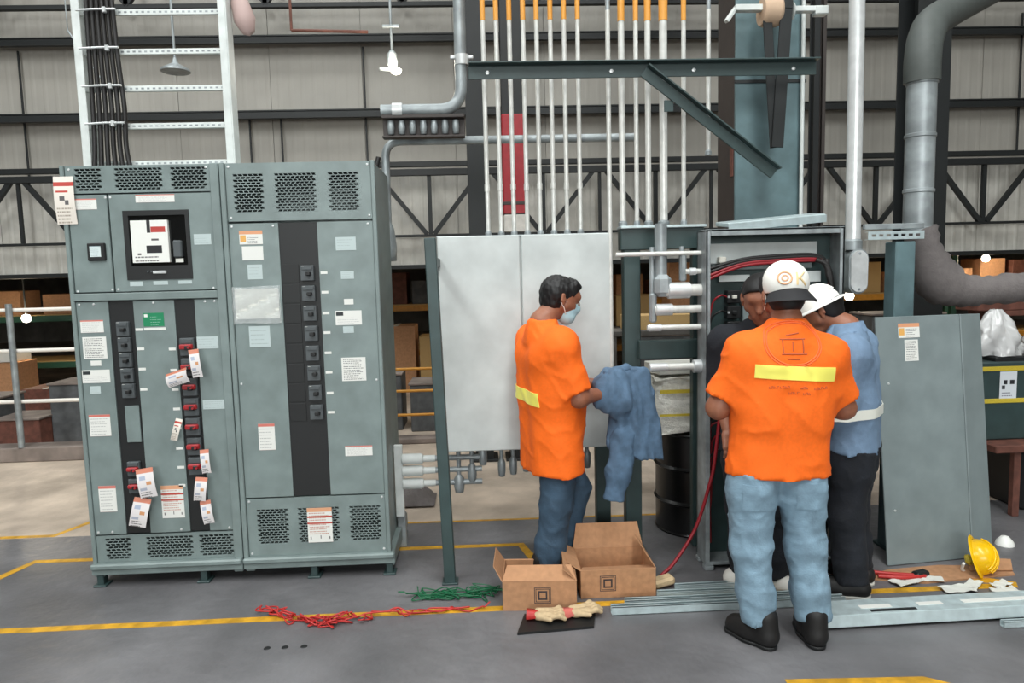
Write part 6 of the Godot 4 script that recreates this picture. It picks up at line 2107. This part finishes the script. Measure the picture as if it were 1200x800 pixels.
func build_people() -> void:
	# ---- the worker seen from behind
	var J := {
		"head": Vector3(0.022, 1.528, -0.02), "head_f": Vector3(0.02, -0.15, -1), "neck": Vector3(0.025, 1.415, 0.015), "chest": Vector3(0.03, 1.24, 0.02), "pelvis": Vector3(-0.005, 0.90, 0.0),
		"sh": [Vector3(-0.150, 1.298, 0.01), Vector3(0.195, 1.270, 0.01)], "el": [Vector3(-0.255, 1.055, -0.03), Vector3(0.305, 1.035, -0.03)], "wr": [Vector3(-0.11, 1.0, -0.24), Vector3(0.13, 1.0, -0.25)],
		"hip": [Vector3(-0.110, 0.82, 0.0), Vector3(0.090, 0.82, 0.0)], "kn": [Vector3(-0.118, 0.44, 0.0), Vector3(0.128, 0.44, 0.0)], "an": [Vector3(-0.088, 0.135, 0.015), Vector3(0.155, 0.135, 0.02)],
		"toe": [Vector3(-0.55, 0, -0.8), Vector3(0.1, 0, -1)], "hand_n": [Vector3(-0.3, 1, 0), Vector3(0.3, 1, 0)],
	}
	var S := {"shirt": M.orange_cloth, "trousers": M.denim_light, "shoe": M.boot, "hem": 0.765, "hem_tilt": -0.05, "width": 1.02, "depth": 0.84, "hem_r": 0.152, "hip_r": 0.106, "seed": 3, "curl": 0.6}
	var p := person("worker in orange shirt and backward white cap seen from behind at the panel", Vector3(1.262, 0, -2.93), 0.0, J, S)
	var t: Node3D = p.node
	var C: Fld = p.C
	var back := Vector3(0, 0, -1)
	part(p.shirt, "reflective_stripe", patch_on(C, -0.15, 0.185, [1.260, 1.238, 1.204, 1.178], 19, 0.35, back, 0.002, 0.004), M.reflective)
	# faded round print with a small building emblem and two lines of lettering
	var b := Bld.new()
	for rr in [0.118, 0.108]:
		var ring := []
		for k in 33:
			var a := TAU * k / 32.0
			ring.append(C.hit(Vector3(0.01 + rr * cos(a), 1.34 + rr * 0.80 * sin(a), 0.35), back))
		b.tube(ring, 0.003, 5)
	part(p.shirt, "round_print", b.mesh(), M.print_pink)
	b = Bld.new()
	for q in [[-0.035, 1.30, -0.035, 1.36], [0.045, 1.30, 0.045, 1.36], [-0.045, 1.36, 0.055, 1.36], [-0.045, 1.30, 0.06, 1.298], [-0.02, 1.375, 0.03, 1.385], [-0.02, 1.28, 0.03, 1.277], [0.005, 1.31, 0.005, 1.35]]:
		var seg := []
		for k in 7:
			seg.append(C.hit(Vector3(lerpf(q[0], q[2], k / 6.0), lerpf(q[1], q[3], k / 6.0), 0.35), back))
		b.tube(seg, 0.003, 5)
	part(p.shirt, "emblem_print", b.mesh(), M.print_dark)
	var words := [[-0.095, -0.005, 1.163], [0.035, 0.078, 1.158], [0.09, 0.165, 1.153], [-0.012, 0.032, 1.137], [0.045, 0.085, 1.134]]
	for wd in words:
		b = Bld.new()
		var n := int((wd[1] - wd[0]) / 0.011)
		for k in n:
			var x: float = wd[0] + k * 0.011
			var seg := []
			for q in [[0.0, -0.005], [0.0, 0.005], [0.006, 0.005 if k % 2 else -0.005], [0.006, -0.005 if k % 3 else 0.003]]:
				seg.append(C.hit(Vector3(x + q[0], wd[2] + q[1], 0.35), back))
			b.tube(seg, 0.0017, 4)
		part(p.shirt, "printed_word", b.mesh(), M.print_dark)
	# back pockets of the jeans
	for x in [-0.125, 0.105]:
		part(t, "back_pocket", patch_on(p.P, x - 0.06, x + 0.06, [0.745, 0.745, 0.63, 0.63], 9, 0.35, back, 0.001, 0.004), M.denim_light)
	# cap worn backwards
	var c: Vector3 = J.head
	var f: Vector3 = p.f
	var u: Vector3 = p.u
	var r: Vector3 = p.r
	var hair := hair_cap(c, f, u, -0.004)
	hair.cut(c - u * 0.062, -u)
	hair.cut(c + f * 0.02, f)
	part(t, "hair", hair.mesh(0.007), M.hair)
	var dome := hair_cap(c + u * 0.020, f, u, 0.006)
	dome.items.resize(1)
	dome.cut(c + u * 0.012, -u + f * 0.15)
	var cap := part(t, "cap", dome.mesh(0.006), M.cap_black)
	var front := hair_cap(c + u * 0.020, f, u, 0.009)
	front.items.resize(1)
	front.cut(c + u * 0.018, -u + f * 0.15)
	front.cut(c - f * 0.022, f)
	part(cap, "front_panel", front.mesh(0.0055), M.cap_white)
	# lettering OK on the panel
	b = Bld.new()
	var o := []
	var o2 := []
	for k in 21:
		var a := TAU * k / 20.0
		o.append(front.hit(c + u * (0.066 + 0.025 * sin(a)) + r * (-0.036 + 0.025 * cos(a)) - f * 0.3, f))
		o2.append(front.hit(c + u * (0.066 + 0.011 * sin(a)) + r * (-0.036 + 0.011 * cos(a)) - f * 0.3, f))
	b.tube(o, 0.0042, 6)
	b.tube(o2, 0.0035, 6)
	part(cap, "letter", b.mesh(), M.print_orange)
	b = Bld.new()
	for q in [[0.012, 0.036, 0.012, 0.088], [0.014, 0.060, 0.046, 0.088], [0.022, 0.066, 0.050, 0.036]]:
		var seg := []
		for k in 6:
			seg.append(front.hit(c + r * lerpf(q[0], q[2], k / 5.0) + u * lerpf(q[1], q[3], k / 5.0) - f * 0.3, f))
		b.tube(seg, 0.0045, 6)
	part(cap, "letter", b.mesh(), M.print_yellow)
	# visor pointing at the viewer
	var rows := []
	for i in 5:
		var row := []
		for j in 15:
			var a := lerpf(-1.2, 1.2, j / 14.0)
			var k := i / 4.0
			var rad := 0.088 + k * 0.046 * cos(a * 0.75)
			row.append(c - f * (0.028 + rad * cos(a) * 1.08) + r * rad * sin(a) + u * (0.022 - 0.055 * k * cos(a * 0.6) - 0.018 * (1.0 - cos(a))))
		rows.append(row)
	b = Bld.new()
	b.sheet(rows, 0.004)
	part(cap, "visor", b.mesh(), M.cap_black)
	eyes(t, c, f, u, r)
	for s in [-1.0, 1.0]:
		b = Bld.new()
		b.tube([c + r * s * 0.082 - f * 0.024 + u * 0.02, c + r * s * 0.085 - f * 0.028 - u * 0.02, c + r * s * 0.074 + f * 0.02 - u * 0.05], 0.0022, 6)
		part(t, "mask_loop", b.mesh(), M.strap)

	# ---- the masked worker with the jacket
	J = {
		"head": Vector3(0.0, 1.515, -0.065), "head_f": Vector3(0.12, -0.30, -1), "neck": Vector3(0.0, 1.395, 0.045), "chest": Vector3(0.0, 1.20, 0.03), "pelvis": Vector3(0.0, 0.86, 0.0),
		"sh": [Vector3(-0.175, 1.285, 0.02), Vector3(0.175, 1.285, 0.02)], "el": [Vector3(-0.22, 1.04, -0.06), Vector3(0.225, 1.015, -0.05)], "wr": [Vector3(-0.07, 1.03, -0.31), Vector3(0.13, 1.01, -0.285)],
		"hip": [Vector3(-0.10, 0.80, 0.0), Vector3(0.10, 0.80, 0.0)], "kn": [Vector3(-0.085, 0.44, -0.18), Vector3(0.10, 0.44, 0.03)], "an": [Vector3(-0.08, 0.11, -0.09), Vector3(0.09, 0.11, 0.08)],
		"toe": [Vector3(-0.15, 0, -1), Vector3(0.15, 0, -1)], "hand_n": [Vector3(-0.4, 1, 0), Vector3(0.4, 1, 0)],
	}
	S = {"shirt": M.orange_cloth, "trousers": M.denim, "shoe": M.boot, "hem": 0.60, "width": 1.05, "depth": 0.92, "belly_r": 0.13, "hem_r": 0.148, "hip_r": 0.122, "seed": 11, "curl": 0.9, "sleeve": 0.9}
	p = person("worker with short black hair, face mask and orange shirt holding a denim jacket", Vector3(0.352, 0, -3.71), deg_to_rad(-70), J, S)
	t = p.node
	C = p.C
	c = J.head; f = p.f; u = p.u; r = p.r
	hair = hair_cap(c, f, u, -0.002)
	hair.cap(c + u * 0.098 + f * 0.05, c + u * 0.078 + f * 0.098, 0.018, 0.010)
	hair.cap(c + u * 0.090 + f * 0.05 - r * 0.04, c + u * 0.074 + f * 0.090 - r * 0.03, 0.016, 0.009)
	hair.cap(c + u * 0.090 + f * 0.05 + r * 0.04, c + u * 0.074 + f * 0.090 + r * 0.03, 0.016, 0.009)
	hair.cut(c + u * 0.02 + f * 0.042, (f * 0.8 - u * 0.6))
	hair.cut(c - u * 0.07, -u)
	hair.noise = wrinkle(77)
	hair.amp = 0.006
	hair.nscale = Vector3(45, 25, 45)
	part(t, "hair", hair.mesh(0.006), M.hair)
	face_mask(t, c, f, u, r, J.neck)
	eyes(t, c, f, u, r)
	part(p.shirt, "reflective_stripe", patch_on(C, -0.20, 0.14, [1.055, 1.04, 0.99, 0.968], 15, 0.45, back, 0.002, 0.004), M.reflective)
	# jacket draped over both forearms
	jacket()

	# ---- the worker in the denim shirt and white hard hat
	J = {
		"head": Vector3(0.0, 1.425, -0.15), "head_f": Vector3(-0.1, -0.55, -1), "neck": Vector3(0.0, 1.345, -0.03), "chest": Vector3(0.0, 1.15, 0.0), "pelvis": Vector3(0.0, 0.84, 0.02),
		"sh": [Vector3(-0.18, 1.245, 0.01), Vector3(0.18, 1.245, 0.0)], "el": [Vector3(-0.24, 1.00, -0.02), Vector3(0.24, 1.02, -0.06)], "wr": [Vector3(-0.12, 0.98, -0.25), Vector3(0.14, 1.06, -0.28)],
		"hip": [Vector3(-0.095, 0.78, 0.02), Vector3(0.095, 0.78, 0.02)], "kn": [Vector3(-0.10, 0.42, 0.0), Vector3(0.10, 0.42, 0.0)], "an": [Vector3(-0.10, 0.11, 0.03), Vector3(0.10, 0.11, 0.03)],
		"toe": [Vector3(-0.2, 0, -1), Vector3(0.2, 0, -1)],
	}
	S = {"shirt": M.chambray, "trousers": M.denim_dark, "shoe": M.boot, "sole": M.shoe_white, "boots": false, "hem": 0.745, "width": 0.98, "depth": 0.85, "long": true, "seed": 21, "curl": 0.7}
	p = person("worker in denim shirt and white hard hat bending towards the panel", Vector3(1.835, 0, -3.40), deg_to_rad(55), J, S)
	t = p.node
	c = J.head; f = p.f; u = p.u; r = p.r
	hair = hair_cap(c, f, u, -0.003)
	hair.cut(c + u * 0.02 + f * 0.03, (f * 0.7 - u * 0.7))
	hair.cut(c + u * 0.035, u)
	part(t, "hair", hair.mesh(0.007), M.hair)
	eyes(t, c, f, u, r)
	var hat := Node3D.new()
	hat.name = "hard_hat"
	hat.transform = Transform3D(Basis(r, u, -f), c + u * 0.028 - f * 0.004)
	t.add_child(hat)
	hard_hat(hat, M.cap_white, 0.80)
	var lap := Bld.new()
	for s in [-1.0, 1.0]:
		lap.sheet([[J.neck + Vector3(s * 0.005, 0.035, 0.075), J.neck + Vector3(s * 0.07, 0.03, 0.035), J.neck + Vector3(s * 0.062, 0.015, -0.05)], [J.neck + Vector3(s * 0.005, -0.015, 0.098), J.neck + Vector3(s * 0.098, -0.012, 0.05), J.neck + Vector3(s * 0.085, -0.035, -0.085)]], 0.005)
		part(p.shirt, "collar", lap.mesh(), M.chambray)
		lap = Bld.new()
	var wb := Bld.new()
	var wr := []
	for k in 33:
		var a := TAU * k / 32.0
		var dir := Vector3(cos(a), 0, sin(a))
		wr.append(p.C.hit(J.pelvis + Vector3(0, 0.105, 0) + dir * 0.42, -dir))
	var rr2 := []
	for q in [-0.024, 0.024]:
		rr2.append(wr.map(func(v: Vector3): return v + Vector3(0, q, 0) + (v - J.pelvis).normalized() * 0.004))
	wb.sheet(rr2, 0.005)
	part(t, "support_belt", wb.mesh(), M.reflective_white)

	# ---- the worker mostly hidden behind the first
	J = {
		"head": Vector3(0.0, 1.50, -0.06), "head_f": Vector3(0.0, -0.35, -1), "neck": Vector3(0.0, 1.375, 0.02), "chest": Vector3(0.0, 1.19, 0.02), "pelvis": Vector3(0.0, 0.86, 0.0),
		"sh": [Vector3(-0.17, 1.28, 0.02), Vector3(0.17, 1.28, 0.02)], "el": [Vector3(-0.20, 1.02, 0.02), Vector3(0.20, 1.02, 0.02)], "wr": [Vector3(-0.15, 0.84, -0.08), Vector3(0.15, 0.84, -0.08)],
		"hip": [Vector3(-0.085, 0.80, 0.0), Vector3(0.085, 0.80, 0.0)], "kn": [Vector3(-0.08, 0.43, 0.0), Vector3(0.08, 0.43, 0.0)], "an": [Vector3(-0.07, 0.11, 0.02), Vector3(0.07, 0.11, 0.02)],
		"toe": [Vector3(-0.9, 0, -0.4), Vector3(0.9, 0, -0.4)],
	}
	S = {"shirt": M.denim_dark, "trousers": M.denim_dark, "shoe": M.shoe_white, "boots": false, "hem": 0.72, "shoe_l": 0.21, "width": 0.92, "depth": 0.8, "seed": 31, "curl": 0.6}
	p = person("dark-clothed worker mostly hidden behind the capped worker, face bent over the panel", Vector3(1.385, 0, -3.43), deg_to_rad(155), J, S)
	t = p.node
	c = J.head; f = p.f; u = p.u; r = p.r
	hair = hair_cap(c, f, u, 0.0)
	hair.cut(c + u * 0.03 + f * 0.03, (f * 0.6 - u * 0.8))
	part(t, "hair", hair.mesh(0.007), M.hair)
	eyes(t, c, f, u, r)

func jacket() -> void:
	# a denim jacket hanging in folds: body cloth over the forearms and one sleeve falling lower
	var F := Fld.new()
	F.k = 0.035
	F.noise = wrinkle(51)
	F.amp = 0.017
	F.ridge = 0.004
	F.nscale = Vector3(10, 2.5, 8)
	var flat := Vector3(1, 1, 0.6)
	# bunch over the hands
	F.cap(Vector3(0.63, 1.05, -3.72), Vector3(0.70, 1.085, -3.74), 0.05, 0.05)
	F.cap(Vector3(0.64, 0.99, -3.64), Vector3(0.69, 0.97, -3.64), 0.06, 0.07, false, flat)
	F.cap(Vector3(0.70, 1.085, -3.74), Vector3(0.85, 1.085, -3.76), 0.05, 0.045)
	F.cap(Vector3(0.655, 1.02, -3.65), Vector3(0.70, 0.97, -3.645), 0.085, 0.08, false, flat)
	F.cap(Vector3(0.86, 0.95, -3.74), Vector3(0.905, 0.62, -3.73), 0.05, 0.06, false, flat)
	# main fall, widening to the lower corner
	F.cap(Vector3(0.73, 1.05, -3.70), Vector3(0.735, 0.74, -3.69), 0.065, 0.08, false, flat)
	F.cap(Vector3(0.84, 1.04, -3.74), Vector3(0.885, 0.60, -3.72), 0.06, 0.06, false, flat)
	F.cap(Vector3(0.79, 0.98, -3.71), Vector3(0.81, 0.60, -3.70), 0.07, 0.09, false, flat)
	F.cut(Vector3(0.9, 0.63, 0), Vector3(-0.18, -1, 0))
	var t := thing("jacket", "crumpled blue denim jacket draped over the masked worker's forearms", "jacket", Vector3.ZERO)
	part(t, "jacket_body", F.mesh(0.0085), M.jacket)
	var Q := Fld.new()
	Q.k = 0.03
	Q.noise = wrinkle(52)
	Q.amp = 0.01
	Q.ridge = 0.006
	Q.nscale = Vector3(6, 4, 6)
	Q.cap(Vector3(0.735, 0.78, -3.67), Vector3(0.71, 0.58, -3.66), 0.065, 0.062, false, flat)
	Q.cap(Vector3(0.71, 0.58, -3.66), Vector3(0.675, 0.425, -3.66), 0.062, 0.058, true, flat)
	part(t, "sleeve", Q.mesh(0.008), M.jacket)
	var Cc := Fld.new()
	Cc.k = 0.02
	Cc.noise = wrinkle(53)
	Cc.amp = 0.01
	Cc.nscale = Vector3(14, 14, 14)
	Cc.cap(Vector3(0.66, 1.105, -3.71), Vector3(0.76, 1.135, -3.72), 0.022, 0.022)
	Cc.cap(Vector3(0.76, 1.135, -3.72), Vector3(0.86, 1.10, -3.74), 0.022, 0.024)
	Cc.cap(Vector3(0.86, 1.10, -3.74), Vector3(0.905, 0.98, -3.73), 0.024, 0.015)
	part(t, "collar", Cc.mesh(0.007), M.jacket)
